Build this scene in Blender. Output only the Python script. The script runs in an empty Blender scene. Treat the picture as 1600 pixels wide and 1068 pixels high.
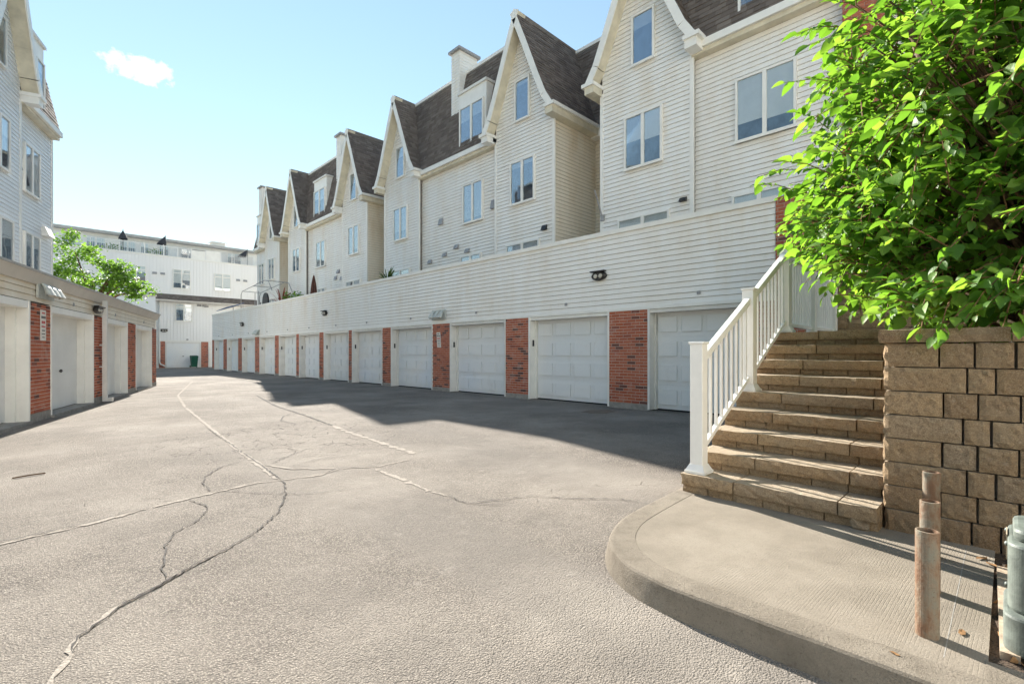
import bpy, math, random
from mathutils import Vector, Matrix
R = math.radians
random.seed(7)
scene = bpy.context.scene
col = scene.collection

# ------------------------------------------------------------------ camera
cam_data = bpy.data.cameras.new("camera")
cam = bpy.data.objects.new("camera", cam_data)
col.objects.link(cam)
YAW = math.atan2(.7015, .7127)                 # view direction, from +Y towards +X
cam.location = (0, 0, 1.27)
cam.rotation_euler = (R(90), 0, -YAW)
cam_data.sensor_width = 36
cam_data.lens = 762 / 1600 * 36
cam_data.shift_y = 17 / 1600
cam_data.clip_start = .05
cam_data.clip_end = 3000
scene.camera = cam

# ------------------------------------------------------------------ sky, sun, exposure
SUN_EL, SUN_AZ = R(27.5), R(16.4)              # azimuth from +Y towards +X
world = bpy.data.worlds.new("World")
scene.world = world
world.use_nodes = True
wn, wl = world.node_tree.nodes, world.node_tree.links
wn.clear()
w_out = wn.new("ShaderNodeOutputWorld")
bg = wn.new("ShaderNodeBackground")
sky = wn.new("ShaderNodeTexSky")
sky.sky_type = 'NISHITA'
sky.sun_disc = False
sky.sun_elevation = SUN_EL
sky.sun_rotation = SUN_AZ
sky.altitude = 100
sky.air_density = 1.9
sky.dust_density = 0.0
sky.ozone_density = 5.0
bg.inputs[1].default_value = 0.089
# one small cloud, fixed in the sky by its direction
def vmath(op, a, b=None):
    n = wn.new("ShaderNodeVectorMath"); n.operation = op
    for i, v in enumerate((a, b)):
        if v is None: continue
        if isinstance(v, (tuple, Vector)): n.inputs[i].default_value = v
        else: wl.new(v, n.inputs[i])
    return n.outputs['Value'] if op == 'DOT_PRODUCT' else n.outputs[0]
def fmath(op, a, b=None, c=None, clamp=False):
    n = wn.new("ShaderNodeMath"); n.operation = op; n.use_clamp = clamp
    for i, v in enumerate((a, b, c)):
        if v is None: continue
        if isinstance(v, (int, float)): n.inputs[i].default_value = v
        else: wl.new(v, n.inputs[i])
    return n.outputs[0]
cd = Vector((.161, 1.246, .580)).normalized()
cr = cd.cross(Vector((0, 0, 1))).normalized()
cu = cr.cross(cd).normalized()
tc = wn.new("ShaderNodeTexCoord")
nz = wn.new("ShaderNodeTexNoise"); nz.inputs['Scale'].default_value = 44; nz.inputs['Detail'].default_value = 5
nz.inputs['Roughness'].default_value = .62
wl.new(tc.outputs['Generated'], nz.inputs['Vector'])
dd = vmath('DOT_PRODUCT', tc.outputs['Generated'], tuple(cd))
du = fmath('DIVIDE', fmath('DIVIDE', vmath('DOT_PRODUCT', tc.outputs['Generated'], tuple(cr)), dd), .052)
dv = fmath('DIVIDE', fmath('DIVIDE', vmath('DOT_PRODUCT', tc.outputs['Generated'], tuple(cu)), dd), .019)
rad = fmath('ADD', fmath('MULTIPLY', du, du), fmath('MULTIPLY', dv, dv))
m = fmath('SUBTRACT', 1.0, rad)
m = fmath('ADD', m, fmath('MULTIPLY', fmath('SUBTRACT', nz.outputs['Fac'], .53), 3.6))
m = fmath('MULTIPLY', m, 1.35, clamp=True)
m = fmath('MULTIPLY', m, fmath('GREATER_THAN', dd, 0))
m = fmath('MULTIPLY', m, .97)
mix = wn.new("ShaderNodeMixRGB")
wl.new(m, mix.inputs[0])
soft = wn.new("ShaderNodeGamma"); soft.inputs[1].default_value = .75      # gamma flattens sky brightness and blue, for a more even fill
wl.new(sky.outputs[0], soft.inputs[0])
wl.new(soft.outputs[0], mix.inputs[1])
mix.inputs[2].default_value = (4.6, 4.6, 4.6, 1)
wl.new(mix.outputs[0], bg.inputs[0])
wl.new(bg.outputs[0], w_out.inputs[0])

sun_data = bpy.data.lights.new("sun", 'SUN')
sun_data.energy = 4.6
sun_data.angle = R(.53)
sun_data.color = (1, .945, .86)
sun = bpy.data.objects.new("sun", sun_data)
col.objects.link(sun)
sd = Vector((math.sin(SUN_AZ) * math.cos(SUN_EL), math.cos(SUN_AZ) * math.cos(SUN_EL), math.sin(SUN_EL)))
sun.rotation_euler = sd.to_track_quat('Z', 'Y').to_euler()
sun.location = sd * 60

vs = scene.view_settings
vs.view_transform = 'Standard'
vs.look = 'None'
vs.exposure = 1.75
vs.gamma = 1
vs.use_curve_mapping = False

# ------------------------------------------------------------------ materials
class NT:
    """small helper round a node tree"""
    def __init__(s, name):
        s.m = bpy.data.materials.new(name); s.m.use_nodes = True
        s.n, s.l = s.m.node_tree.nodes, s.m.node_tree.links
        s.p = s.n["Principled BSDF"]
        s.pos = s.n.new("ShaderNodeNewGeometry")
    def new(s, t): return s.n.new("ShaderNode" + t)
    def put(s, sock, v):
        if hasattr(v, 'is_linked') or isinstance(v, bpy.types.NodeSocket): s.l.new(v, sock)
        elif isinstance(v, tuple) and len(v) == 3 and sock.type == 'RGBA': sock.default_value = (*v, 1)
        else: sock.default_value = v
    def coords(s, scale=(1, 1, 1), rotz=0):
        mp = s.new("Mapping"); mp.inputs['Scale'].default_value = scale; mp.inputs['Rotation'].default_value = (0, 0, rotz)
        s.l.new(s.pos.outputs['Position'], mp.inputs[0]); return mp.outputs[0]
    def noise(s, scale, detail=3, rough=.5, vec=None):
        t = s.new("TexNoise"); t.inputs['Scale'].default_value = scale; t.inputs['Detail'].default_value = detail
        t.inputs['Roughness'].default_value = rough
        s.l.new(vec or s.pos.outputs['Position'], t.inputs['Vector']); return t.outputs['Fac']
    def vor(s, scale, feat='F1', out='Distance', vec=None, rnd=1):
        t = s.new("TexVoronoi"); t.feature = feat; t.inputs['Scale'].default_value = scale; t.inputs['Randomness'].default_value = rnd
        s.l.new(vec or s.pos.outputs['Position'], t.inputs['Vector']); return t.outputs[out]
    def ramp(s, fac, stops, interp='LINEAR'):
        r = s.new("ValToRGB"); r.color_ramp.interpolation = interp
        el = r.color_ramp.elements
        while len(el) < len(stops): el.new(.5)
        for e, (p, c) in zip(el, stops):
            e.position = p; e.color = (c, c, c, 1) if isinstance(c, (int, float)) else (*c, 1)
        s.l.new(fac, r.inputs[0]); return r.outputs[0]
    def mix(s, fac, a, b, mode='MIX'):
        x = s.new("MixRGB"); x.blend_type = mode
        s.put(x.inputs[0], fac); s.put(x.inputs[1], a); s.put(x.inputs[2], b); return x.outputs[0]
    def math(s, op, a, b=0., clamp=False):
        x = s.new("Math"); x.operation = op; x.use_clamp = clamp
        s.put(x.inputs[0], a); s.put(x.inputs[1], b); return x.outputs[0]
    def bump(s, h, dist, strength=1., prev=None):
        b = s.new("Bump"); b.inputs['Distance'].default_value = dist; b.inputs['Strength'].default_value = strength
        s.l.new(h, b.inputs['Height'])
        if prev: s.l.new(prev, b.inputs['Normal'])
        s.l.new(b.outputs[0], s.p.inputs['Normal']); return b.outputs[0]
    def set(s, color=None, rough=None, spec=None, metal=None):
        if color is not None: s.put(s.p.inputs['Base Color'], color)
        if rough is not None: s.put(s.p.inputs['Roughness'], rough)
        if spec is not None: s.p.inputs['Specular IOR Level'].default_value = spec
        if metal is not None: s.p.inputs['Metallic'].default_value = metal
        return s.m

def plain(name, c, rough=.6, var=.12, scale=6., bump=0, bscale=60., spec=.3, metal=0, detail=4):
    t = NT(name)
    f = t.noise(scale, detail, .6)
    lo = tuple(x * (1 - var) for x in c); hi = tuple(min(1, x * (1 + var)) for x in c)
    if bump: t.bump(t.noise(bscale, 3), bump)
    return t.set(t.ramp(f, [(.3, lo), (.7, hi)]), rough, spec, metal)

M = {}
def mk_siding(name, base, stain, amount):
    t = NT(name)
    streak = t.noise(1.0, 5, .65, t.coords((1.6, 1.6, .35)))
    blot = t.noise(.6, 4, .6)
    f = t.math('MULTIPLY', t.ramp(streak, [(.42, 0.), (.75, 1.)]), t.ramp(blot, [(.35, .25), (.7, 1.)]))
    f = t.math('MULTIPLY', f, amount)
    c = t.mix(f, base, stain)
    c = t.mix(t.math('MULTIPLY', t.noise(30, 2), .08), c, (.3, .28, .24))
    c = t.mix(t.math('MULTIPLY', t.noise(.45, 2), .12), c, (.70, .70, .68))
    t.bump(t.noise(7, 2, .5, t.coords((1, 1, 6))), .004, .5)
    return t.set(c, .42, .35)
M['siding'] = mk_siding("white vinyl siding", (.92, .90, .85), (.68, .50, .27), .5)
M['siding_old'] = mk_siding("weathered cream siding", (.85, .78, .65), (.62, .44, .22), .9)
M['siding_blue'] = mk_siding("cool white siding", (.88, .89, .89), (.6, .58, .52), .25)
M['far_siding'] = mk_siding("white vertical siding", (.90, .895, .875), (.75, .70, .60), .3)
M['trim'] = plain("white painted trim", (.87, .85, .79), .4, .05, 3)
M['trim_grey'] = plain("grey white trim", (.76, .74, .69), .45, .08, 3)
M['fascia'] = plain("beige fascia metal", (.58, .54, .48), .45, .08, 2)
M['metal_edge'] = plain("galvanised roof edge", (.42, .40, .38), .35, .15, 4, metal=.3)
M['soffit'] = plain("cream soffit", (.70, .64, .50), .5, .16, 3)
def mk_door():
    t = NT("white steel garage door")
    c = t.ramp(t.noise(.33, 1, .5), [(.35, (.76, .79, .80)), (.5, (.83, .83, .81)), (.65, (.78, .81, .84))])
    c = t.mix(t.ramp(t.noise(2.6, 6, .7, t.coords((1, 1, .5))), [(.56, 0.), (.8, .30)]), c, (.48, .44, .38))
    c = t.mix(t.ramp(t.noise(22, 4, .7), [(.66, 0.), (.74, .35)]), c, (.42, .38, .33))
    t.bump(t.noise(3, 2), .006, .4)
    return t.set(c, .38, .35)
M['door'] = mk_door()
M['door_plain'] = plain("plain grey white garage door", (.78, .78, .75), .45, .06, 1.5)
M['sheathing'] = plain("sheathing behind siding", (.22, .20, .18), .95, .2)
M['rail'] = plain("white aluminium railing", (.80, .79, .76), .3, .04, 8, spec=.5)
M['black'] = plain("black plastic", (.025, .025, .025), .4, .2)
M['dark_metal'] = plain("dark bronze metal", (.03, .027, .024), .35, .2, spec=.5)
M['lens'] = plain("frosted lamp glass", (.55, .52, .45), .2, .1)
M['grey_metal'] = plain("grey vent metal", (.34, .34, .34), .5, .15)
M['lamp_grey'] = plain("weathered lamp housing", (.52, .54, .50), .5, .14, 20)
M['rubber'] = plain("dark rubber seal", (.02, .02, .022), .8)
M['mortar'] = plain("pale mortar", (.58, .50, .43), .95, .2, 40, .002, 200)
M['concrete_base'] = plain("grey concrete base", (.30, .28, .25), .9, .22, 9, .004, 90)
M['interior'] = plain("dim room", (.10, .15, .20), .9, .5, 3)
M['blind'] = plain("pale window blind", (.80, .80, .77), .8, .06, 4)
M['soil'] = plain("dark garden soil", (.07, .05, .035), 1, .4, 30, .02, 60)
M['sign'] = plain("white sign panel", (.72, .68, .62), .5, .06)
M['sign_red'] = plain("red sign print", (.55, .06, .05), .6)
M['sign_ink'] = plain("black sign print", (.06, .05, .05), .6)
M['green_bin'] = plain("green plastic bin", (.012, .085, .055), .45, .15)
M['umbrella_dark'] = plain("charcoal umbrella cloth", (.055, .055, .06), .85, .15)
M['umbrella_red'] = plain("brown red umbrella cloth", (.13, .06, .045), .85, .2)
M['blue_cloth'] = plain("blue awning cloth", (.08, .16, .36), .8, .15)
M['pot'] = plain("terracotta pot", (.35, .14, .08), .8, .15)
M['wood'] = plain("weathered plank", (.42, .33, .24), .85, .3, 14, .003, 60)
M['meter'] = plain("grey green painted meter", (.135, .155, .135), .5, .4, 12, .001, 120, .5)
M['meter_dark'] = plain("meter dial window", (.05, .06, .06), .15)
M['rusty_label'] = plain("faded label plate", (.45, .36, .26), .6, .35, 40)
M['dry_leaf'] = plain("dry leaf", (.22, .12, .05), .8, .3, 30)
M['bark'] = plain("brown bark", (.12, .075, .045), .9, .3, 25, .01, 40)
M['twig'] = plain("reddish twig", (.20, .11, .055), .8, .25, 25)
M['red_leaf'] = plain("red strap leaves", (.30, .06, .03), .6, .35, 8)
M['roof_flat'] = plain("grey roof membrane", (.2, .19, .18), .9)
M['lattice'] = plain("weathered white lattice", (.62, .60, .57), .7, .1)

def mk_brick(name, island):
    t = NT(name)
    if island: rnd = t.pos.outputs['Random Per Island']
    else:
        oi = t.new("ObjectInfo"); rnd = oi.outputs['Random']
    c = t.ramp(rnd, [(0, (.44, .12, .06)), (.3, (.52, .155, .08)), (.55, (.56, .19, .11)), (.84, (.40, .11, .065)), (.93, (.17, .075, .06)), (1, (.10, .06, .055))])
    c = t.mix(t.math('MULTIPLY', t.noise(70, 4), .45), c, (.20, .09, .07))
    wash = t.math('MULTIPLY', t.ramp(t.noise(3.2, 5, .65), [(.55, 0.), (.72, 1.)]), .4)
    c = t.mix(wash, c, (.52, .44, .40))
    t.bump(t.noise(160, 4), .003)
    return t.set(c, .9, .2)
M['brick'] = mk_brick("red brick", False)
M['brick_joined'] = mk_brick("red brick small", True)

def mk_shingle(name, island):
    t = NT(name)
    if island: rnd = t.pos.outputs['Random Per Island']
    else:
        oi = t.new("ObjectInfo"); rnd = oi.outputs['Random']
    c = t.ramp(rnd, [(0, (.085, .072, .066)), (.35, (.125, .106, .096)), (.7, (.165, .140, .125)), (1, (.225, .195, .172))])
    c = t.mix(t.ramp(t.noise(140, 3, .7), [(.35, 0.), (.7, .5)]), c, (.27, .235, .205))
    c = t.mix(t.math('MULTIPLY', t.noise(.8, 3), .4), c, (.18, .135, .10))
    t.bump(t.noise(220, 3, .7), .003)
    return t.set(c, .95, .15)
M['shingle'] = mk_shingle("asphalt shingle", True)
M['shingle_single'] = mk_shingle("asphalt shingle piece", False)

def mk_block(name):
    t = NT(name)
    oi = t.new("ObjectInfo"); rnd = oi.outputs['Random']
    c = t.ramp(rnd, [(0, (.34, .225, .128)), (.4, (.41, .28, .16)), (.75, (.48, .335, .195)), (1, (.40, .30, .20))])
    sp = t.noise(150, 5, .75)
    c = t.mix(t.ramp(sp, [(.52, 0.), (.68, .85)]), c, (.64, .53, .38))
    c = t.mix(t.ramp(sp, [(.33, .85), (.48, 0.)]), c, (.14, .10, .07))
    c = t.mix(t.ramp(t.noise(38, 5, .7), [(.36, .6), (.5, 0.)]), c, (.20, .14, .09))
    c = t.mix(t.ramp(t.noise(5, 4, .6), [(.45, 0.), (.75, .5)]), c, (.40, .32, .225))
    c = t.mix(t.ramp(t.noise(13, 5, .7), [(.62, 0.), (.75, .35)]), c, (.50, .46, .41))
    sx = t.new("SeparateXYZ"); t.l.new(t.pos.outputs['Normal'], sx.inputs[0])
    c = t.mix(t.ramp(sx.outputs['Z'], [(.6, 0.), (.9, .7)]), c, t.ramp(t.noise(24, 5, .7), [(.35, (.42, .345, .255)), (.65, (.58, .50, .39))]))  # up-facing faces lightened: tread dust, with sunlit brightness put into the colour
    b = t.bump(t.noise(22, 6, .75), .020)
    t.bump(t.noise(140, 5, .8), .010, 1, b)
    return t.set(c, .95, .15)
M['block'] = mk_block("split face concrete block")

def mk_asphalt():
    t = NT("old pale asphalt")
    stone = t.vor(118, 'F1', 'Distance')
    stonec = t.new("TexVoronoi"); stonec.inputs['Scale'].default_value = 118
    t.l.new(t.pos.outputs['Position'], stonec.inputs['Vector'])
    sep = t.new("SeparateColor"); t.l.new(stonec.outputs['Color'], sep.inputs[0])
    c = t.ramp(sep.outputs[0], [(0, (.18, .16, .138)), (.45, (.36, .317, .27)), (.8, (.46, .405, .345)), (1, (.60, .53, .45))])
    gaps = t.ramp(stone, [(.36, 0.), (.66, .9)])
    c = t.mix(gaps, c, (.13, .114, .10))
    fine = t.noise(420, 3, .7)
    c = t.mix(t.ramp(fine, [(.38, .45), (.55, 0.)]), c, (.17, .15, .13))
    c = t.mix(t.ramp(t.noise(46, 4, .7), [(.40, .5), (.52, 0.)]), c, (.20, .176, .152))
    tracks = t.noise(1., 4, .6, t.coords((.75, .10, 1), R(-14)))
    c = t.mix(t.ramp(tracks, [(.46, 0.), (.62, .65)]), c, (.25, .225, .198))
    oil = t.math('MULTIPLY', t.ramp(t.noise(1.9, 4, .55), [(.66, 0.), (.76, 1.)]), t.ramp(t.noise(.35, 2), [(.48, 0.), (.58, .55)]))
    c = t.mix(oil, c, (.13, .115, .10))
    c = t.mix(t.ramp(t.noise(4.2, 5, .7), [(.60, 0.), (.78, .45)]), c, (.55, .495, .43))
    big = t.noise(.55, 5, .62)
    c = t.mix(t.ramp(big, [(.40, 0.), (.68, .55)]), c, (.46, .41, .352))
    c = t.mix(t.ramp(t.noise(1.3, 5, .65), [(.50, 0.), (.72, .5)]), c, (.20, .178, .155))
    dist = t.new("VectorMath"); dist.operation = 'DISTANCE'; dist.inputs[1].default_value = (2.75, 7.6, 0)
    t.l.new(t.coords((1, 1, 1)), dist.inputs[0])
    near = t.ramp(t.math('ADD', t.math('MULTIPLY', dist.outputs['Value'], .25), t.math('MULTIPLY', t.noise(1.5, 3), .25)), [(.45, 1.), (.62, 0.)])
    patch = t.math('MAXIMUM', t.ramp(t.noise(.28, 3, .5), [(.57, 0.), (.66, .8)]), near)
    cr = t.ramp(t.vor(5.2, 'DISTANCE_TO_EDGE', 'Distance', t.coords((1, .8, 1))), [(.008, 1.), (.03, 0.)])
    brk = t.ramp(t.noise(3.1, 3), [(.5, 0.), (.58, 1.)])
    crk = t.math('MULTIPLY', t.math('MULTIPLY', cr, patch), brk)
    c = t.mix(t.math('MULTIPLY', crk, .5), c, (.09, .08, .075))
    h = t.math('ADD', t.math('MULTIPLY', stone, -1.), t.math('MULTIPLY', fine, .5))
    b = t.bump(h, .014, 1.)
    b = t.bump(t.noise(9, 4, .6), .02, .5, b)
    t.bump(crk, -.02, 1, b)
    return t.set(c, .95, .12)
M['asphalt'] = mk_asphalt()

def mk_concrete(name, broom):
    t = NT(name)
    c = t.ramp(t.noise(2.2, 6, .65), [(.3, (.20, .172, .136)), (.5, (.252, .218, .174)), (.72, (.31, .272, .22))])
    c = t.mix(t.ramp(t.noise(190, 4, .7), [(.36, .55), (.5, 0.)]), c, (.16, .135, .105))
    c = t.mix(t.ramp(t.noise(.9, 4, .6), [(.5, 0.), (.8, .35)]), c, (.215, .185, .148))
    if not broom:
        c = t.mix(t.ramp(t.noise(7, 6, .7), [(.48, 0.), (.68, .6)]), c, (.14, .118, .092))
        c = t.mix(t.ramp(t.noise(55, 5, .75), [(.56, 0.), (.66, .6)]), c, (.11, .09, .07))
    b = t.bump(t.noise(120, 5, .7), .004 if broom else .008)
    if broom:
        w = t.new("TexWave"); w.wave_type = 'BANDS'; w.bands_direction = 'Y'
        w.inputs['Scale'].default_value = 24; w.inputs['Distortion'].default_value = 5
        w.inputs['Detail'].default_value = 2; w.inputs['Detail Scale'].default_value = .25
        t.l.new(t.coords((.35, 1, 1), R(4)), w.inputs[0])
        lines = t.math('MULTIPLY', t.ramp(w.outputs['Fac'], [(.0, 0.), (.18, 1.)]), 1.)
        msk = t.ramp(t.noise(4.5, 4, .7, t.coords((.5, 1.6, 1))), [(.42, 0.), (.62, 1.)])
        inv = t.math('MULTIPLY', t.math('SUBTRACT', 1., lines), msk)
        c = t.mix(t.math('MULTIPLY', inv, .30), c, (.20, .175, .14))
        t.bump(inv, -.002, .6, b)
    return t.set(c, .93, .15)
M['concrete'] = mk_concrete("broomed concrete", True)
M['kerb'] = mk_concrete("kerb concrete", False)
M['seal'] = plain("dusty crack filler", (.335, .296, .252), .95, .25, 60, .008, 110, .1)
M['crack'] = plain("open crack", (.075, .068, .062), 1, .3, 20)
M['stain'] = plain("brown stain", (.16, .125, .095), .9, .2, 8)

def mk_rust():
    t = NT("rusty steel pipe")
    f = t.noise(13, 6, .7, t.coords((1, 1, .55)))
    c = t.ramp(f, [(.36, (.20, .19, .15)), (.48, (.22, .165, .115)), (.58, (.19, .11, .065)), (.74, (.12, .062, .038))])
    c = t.mix(t.ramp(t.noise(90, 4, .7), [(.58, 0.), (.7, .7)]), c, (.10, .05, .03))
    t.bump(t.noise(70, 5, .7), .004)
    return t.set(c, .75, .3)
M['rust'] = mk_rust()

def mk_leaf(name, dark, mid, light, trans):
    t = NT(name)
    oi = t.new("ObjectInfo")
    r = t.math('FRACT', t.math('ADD', t.pos.outputs['Random Per Island'], oi.outputs['Random']))
    c = t.ramp(r, [(0, dark), (.5, mid), (1, light)])
    c = t.mix(t.math('MULTIPLY', t.noise(2.2, 3), .5), c, mid)
    t.bump(t.noise(60, 2), .004, .6)
    t.set(c, .5, .4)
    tr = t.new("BsdfTranslucent"); t.l.new(t.mix(1., c, trans, 'MULTIPLY'), tr.inputs[0])
    mx = t.new("MixShader"); mx.inputs[0].default_value = .48
    t.l.new(t.p.outputs[0], mx.inputs[1]); t.l.new(tr.outputs[0], mx.inputs[2])
    t.l.new(mx.outputs[0], t.n["Material Output"].inputs[0])
    return t.m
M['leaf'] = mk_leaf("broad green leaf", (.05, .125, .02), (.10, .215, .032), (.20, .33, .065), (2.2, 2.1, .95))
M['leaf_small'] = mk_leaf("fresh green leaf", (.055, .12, .022), (.10, .19, .035), (.16, .26, .05), (2.2, 2.2, 1.1))
M['leaf_palm'] = mk_leaf("spiky green leaf", (.05, .09, .03), (.08, .13, .04), (.12, .17, .06), (1.6, 1.6, 1.0))

def mk_glass():
    t = NT("window glass")
    g = t.new("BsdfGlossy"); g.inputs['Roughness'].default_value = .015; g.inputs[0].default_value = (.93, .96, 1, 1)
    tr = t.new("BsdfTransparent"); tr.inputs[0].default_value = (.955, .98, .99, 1)
    fr = t.new("Fresnel"); fr.inputs[0].default_value = 1.6
    f = t.math('ADD', t.math('MULTIPLY', fr.outputs[0], .75), .05, True)
    mx = t.new("MixShader"); t.l.new(f, mx.inputs[0]); t.l.new(tr.outputs[0], mx.inputs[1]); t.l.new(g.outputs[0], mx.inputs[2])
    b = t.new("Bump"); b.inputs['Distance'].default_value = .01; b.inputs['Strength'].default_value = .25
    t.l.new(t.noise(1.6, 1), b.inputs['Height']); t.l.new(b.outputs[0], g.inputs['Normal'])
    t.l.new(mx.outputs[0], t.n["Material Output"].inputs[0])
    return t.m
M['glass'] = mk_glass()

# ------------------------------------------------------------------ mesh helpers
WM = {}                                          # world matrix of every object built
def link(o, parent=None):
    col.objects.link(o)
    WM[o.name] = o.matrix_basis.copy()
    if parent is not None:
        o.parent = parent
        o.matrix_parent_inverse = WM[parent.name].inverted()
    return o
def tag(o, label, cat, group=None, kind=None):
    o['label'] = label; o['category'] = cat
    if group: o['group'] = group
    if kind: o['kind'] = kind
    return o
def thing(name, loc, label, cat, group=None):
    o = bpy.data.objects.new(name, None); o.location = loc; o.empty_display_size = .3
    o.matrix_basis = Matrix.Translation(loc)
    return tag(link(o), label, cat, group)

class MB:
    def __init__(s, frame=None): s.v, s.f, s.F = [], [], frame
    def pt(s, p): return tuple(s.F(*p)) if s.F else tuple(p)
    def hexa(s, p):                               # 4 bottom (ring), 4 top (ring)
        n = len(s.v); s.v += [s.pt(q) for q in p]
        fs = [(3, 2, 1, 0), (4, 5, 6, 7), (0, 1, 5, 4), (1, 2, 6, 5), (2, 3, 7, 6), (3, 0, 4, 7)]
        a, b, c, d = (Vector(s.v[n + i]) for i in (0, 1, 3, 4))
        if (b - a).cross(c - a).dot(d - a) < 0: fs = [f[::-1] for f in fs]
        s.f += [tuple(n + i for i in f) for f in fs]; return s
    def box(s, a0, a1, d0, d1, z0, z1):
        return s.hexa([(a0, d0, z0), (a1, d0, z0), (a1, d1, z0), (a0, d1, z0), (a0, d0, z1), (a1, d0, z1), (a1, d1, z1), (a0, d1, z1)])
    def prism(s, lo, hi):                         # two matching rings
        n, k = len(s.v), len(lo)
        s.v += [s.pt(q) for q in lo] + [s.pt(q) for q in hi]
        cl = sum((Vector(q) for q in s.v[n:n + k]), Vector()) / k; ch = sum((Vector(q) for q in s.v[n + k:]), Vector()) / k
        nn = Vector()
        for i in range(k):
            nn += (Vector(s.v[n + i]) - cl).cross(Vector(s.v[n + (i + 1) % k]) - cl)
        fs = [tuple(range(k))[::-1], tuple(range(k, 2 * k))] + [(i, (i + 1) % k, k + (i + 1) % k, k + i) for i in range(k)]
        if nn.dot(ch - cl) < 0: fs = [f[::-1] for f in fs]
        s.f += [tuple(n + i for i in f) for f in fs]; return s
    def tube(s, path, r, seg=8, caps=True):
        pts = [Vector(s.pt(p)) for p in path]; n = len(s.v); rr = r if isinstance(r, (list, tuple)) else [r] * len(pts)
        for i, p in enumerate(pts):
            t = (pts[min(i + 1, len(pts) - 1)] - pts[max(i - 1, 0)]).normalized()
            x = t.cross(Vector((0, 0, 1)) if abs(t.z) < .9 else Vector((1, 0, 0))).normalized(); y = t.cross(x)
            for k in range(seg):
                an = 2 * math.pi * k / seg
                s.v.append(tuple(p + (x * math.cos(an) + y * math.sin(an)) * rr[i]))
        for i in range(len(pts) - 1):
            for k in range(seg):
                k2 = (k + 1) % seg
                s.f.append((n + i * seg + k, n + i * seg + k2, n + (i + 1) * seg + k2, n + (i + 1) * seg + k))
        if caps:
            s.f.append(tuple(n + k for k in range(seg))[::-1]); s.f.append(tuple(n + (len(pts) - 1) * seg + k for k in range(seg)))
        return s
    def lathe(s, c, prof, seg=16):                # profile [(r, z)] round a vertical axis at c
        n = len(s.v)
        for r, z in prof:
            for k in range(seg):
                an = 2 * math.pi * k / seg
                s.v.append((c[0] + r * math.cos(an), c[1] + r * math.sin(an), c[2] + z))
        for i in range(len(prof) - 1):
            for k in range(seg):
                k2 = (k + 1) % seg
                s.f.append((n + i * seg + k, n + i * seg + k2, n + (i + 1) * seg + k2, n + (i + 1) * seg + k))
        s.f.append(tuple(n + k for k in range(seg))[::-1]); s.f.append(tuple(n + (len(prof) - 1) * seg + k for k in range(seg)))
        return s
    def poly(s, pts):
        n = len(s.v); s.v += [s.pt(p) for p in pts]; s.f.append(tuple(range(n, n + len(pts)))); return s
    def mesh(s, name, mat, smooth=False):
        me = bpy.data.meshes.new(name); me.from_pydata(s.v, [], s.f); me.materials.append(M[mat])
        if smooth: me.polygons.foreach_set('use_smooth', [True] * len(me.polygons))
        me.update(); return me
    def build(s, name, mat, parent=None, smooth=False, kind=None, bevel=0):
        o = link(bpy.data.objects.new(name, s.mesh(name, mat, smooth)), parent)
        if kind: o['kind'] = kind
        if bevel:
            b = o.modifiers.new("bevel", 'BEVEL'); b.width = bevel; b.segments = 2; b.limit_method = 'ANGLE'
        return o
def inst(name, me, parent, loc, rotz=0, scale=(1, 1, 1)):
    o = bpy.data.objects.new(name, me)
    o.matrix_basis = Matrix.Translation(loc) @ Matrix.Rotation(rotz, 4, 'Z') @ Matrix.Diagonal((*scale, 1))
    return link(o, parent)

# building frames: a = along the row (away from the camera), d = into the building, z = up
def FR(a, d, z): return (d, a, z)
LW, LN = Vector((.30671, .95180, 0)), Vector((.95180, -.30671, 0))
def FL(a, d, z):                                  # left garages: d = 0 at their front
    p = LN * (-3.8 - d) + LW * a
    return (p.x, p.y, z)
def FLH(a, d, z):                                 # left house shares the depth numbers of the right houses
    p = LN * (-6.35 - (d - 11.5)) + LW * a
    return (p.x, p.y, z)
def FB(a, d, z): return (a, 50 + d, z)            # far building
LROT = math.atan2(LW.y, LW.x) - R(90)

# ------------------------------------------------------------------ shared builders
def siding(parent, F, u0, u1, z0, z1, at, mat='siding', side=None, pitch=.117, single=True, clip=None, th=.024, lengths=None):
    """lap boards; side None: facing -d at depth `at`; side +1/-1: on plane a=at facing that way along a"""
    if side is None: P = lambda u, w, z: F(u, at - w, z)
    else: P = lambda u, w, z: F(at + side * w, u, z)
    joined = MB()
    n = max(1, round((z1 - z0) / pitch)); h = (z1 - z0) / n
    for i in range(n):
        b, t = z0 + i * h, z0 + (i + 1) * h
        (l0, r0), (l1, r1) = ((u0, u1), (u0, u1)) if clip is None else (clip(b), clip(t))
        if r0 - l0 < .05: continue
        if r1 - l1 < .02: l1 = r1 = (l0 + r0) / 2
        g = .007
        cuts = [l0, r0]
        if lengths:
            c_ = l0 + random.uniform(.4, 1.) * lengths; cuts = [l0]
            while c_ < r0 - .6: cuts.append(c_); c_ += lengths * random.uniform(.97, 1.)
            cuts.append(r0)
        for k, (p0, p1) in enumerate(zip(cuts, cuts[1:])):
            mb = MB(P) if single else joined
            if not single: mb.F = P
            j = random.uniform(-.002, .002)
            q0, q1 = (l1, r1) if len(cuts) == 2 else (p0, p1)
            o = .0 if k % 2 == 0 else .0025
            p1 += .02 if k < len(cuts) - 2 else 0
            if len(cuts) > 2: q1 = p1
            mb.prism([(p0, th + j + o, b), (q0, .004 + o, t - g), (q0, -.004, t - g), (p0, -.004, b)], [(p1, th + j + o, b), (q1, .004 + o, t - g), (q1, -.004, t - g), (p1, -.004, b)])
            if single: mb.build('siding_board', mat, parent)
    if not single: joined.build('siding', mat, parent, kind='stuff')

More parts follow.
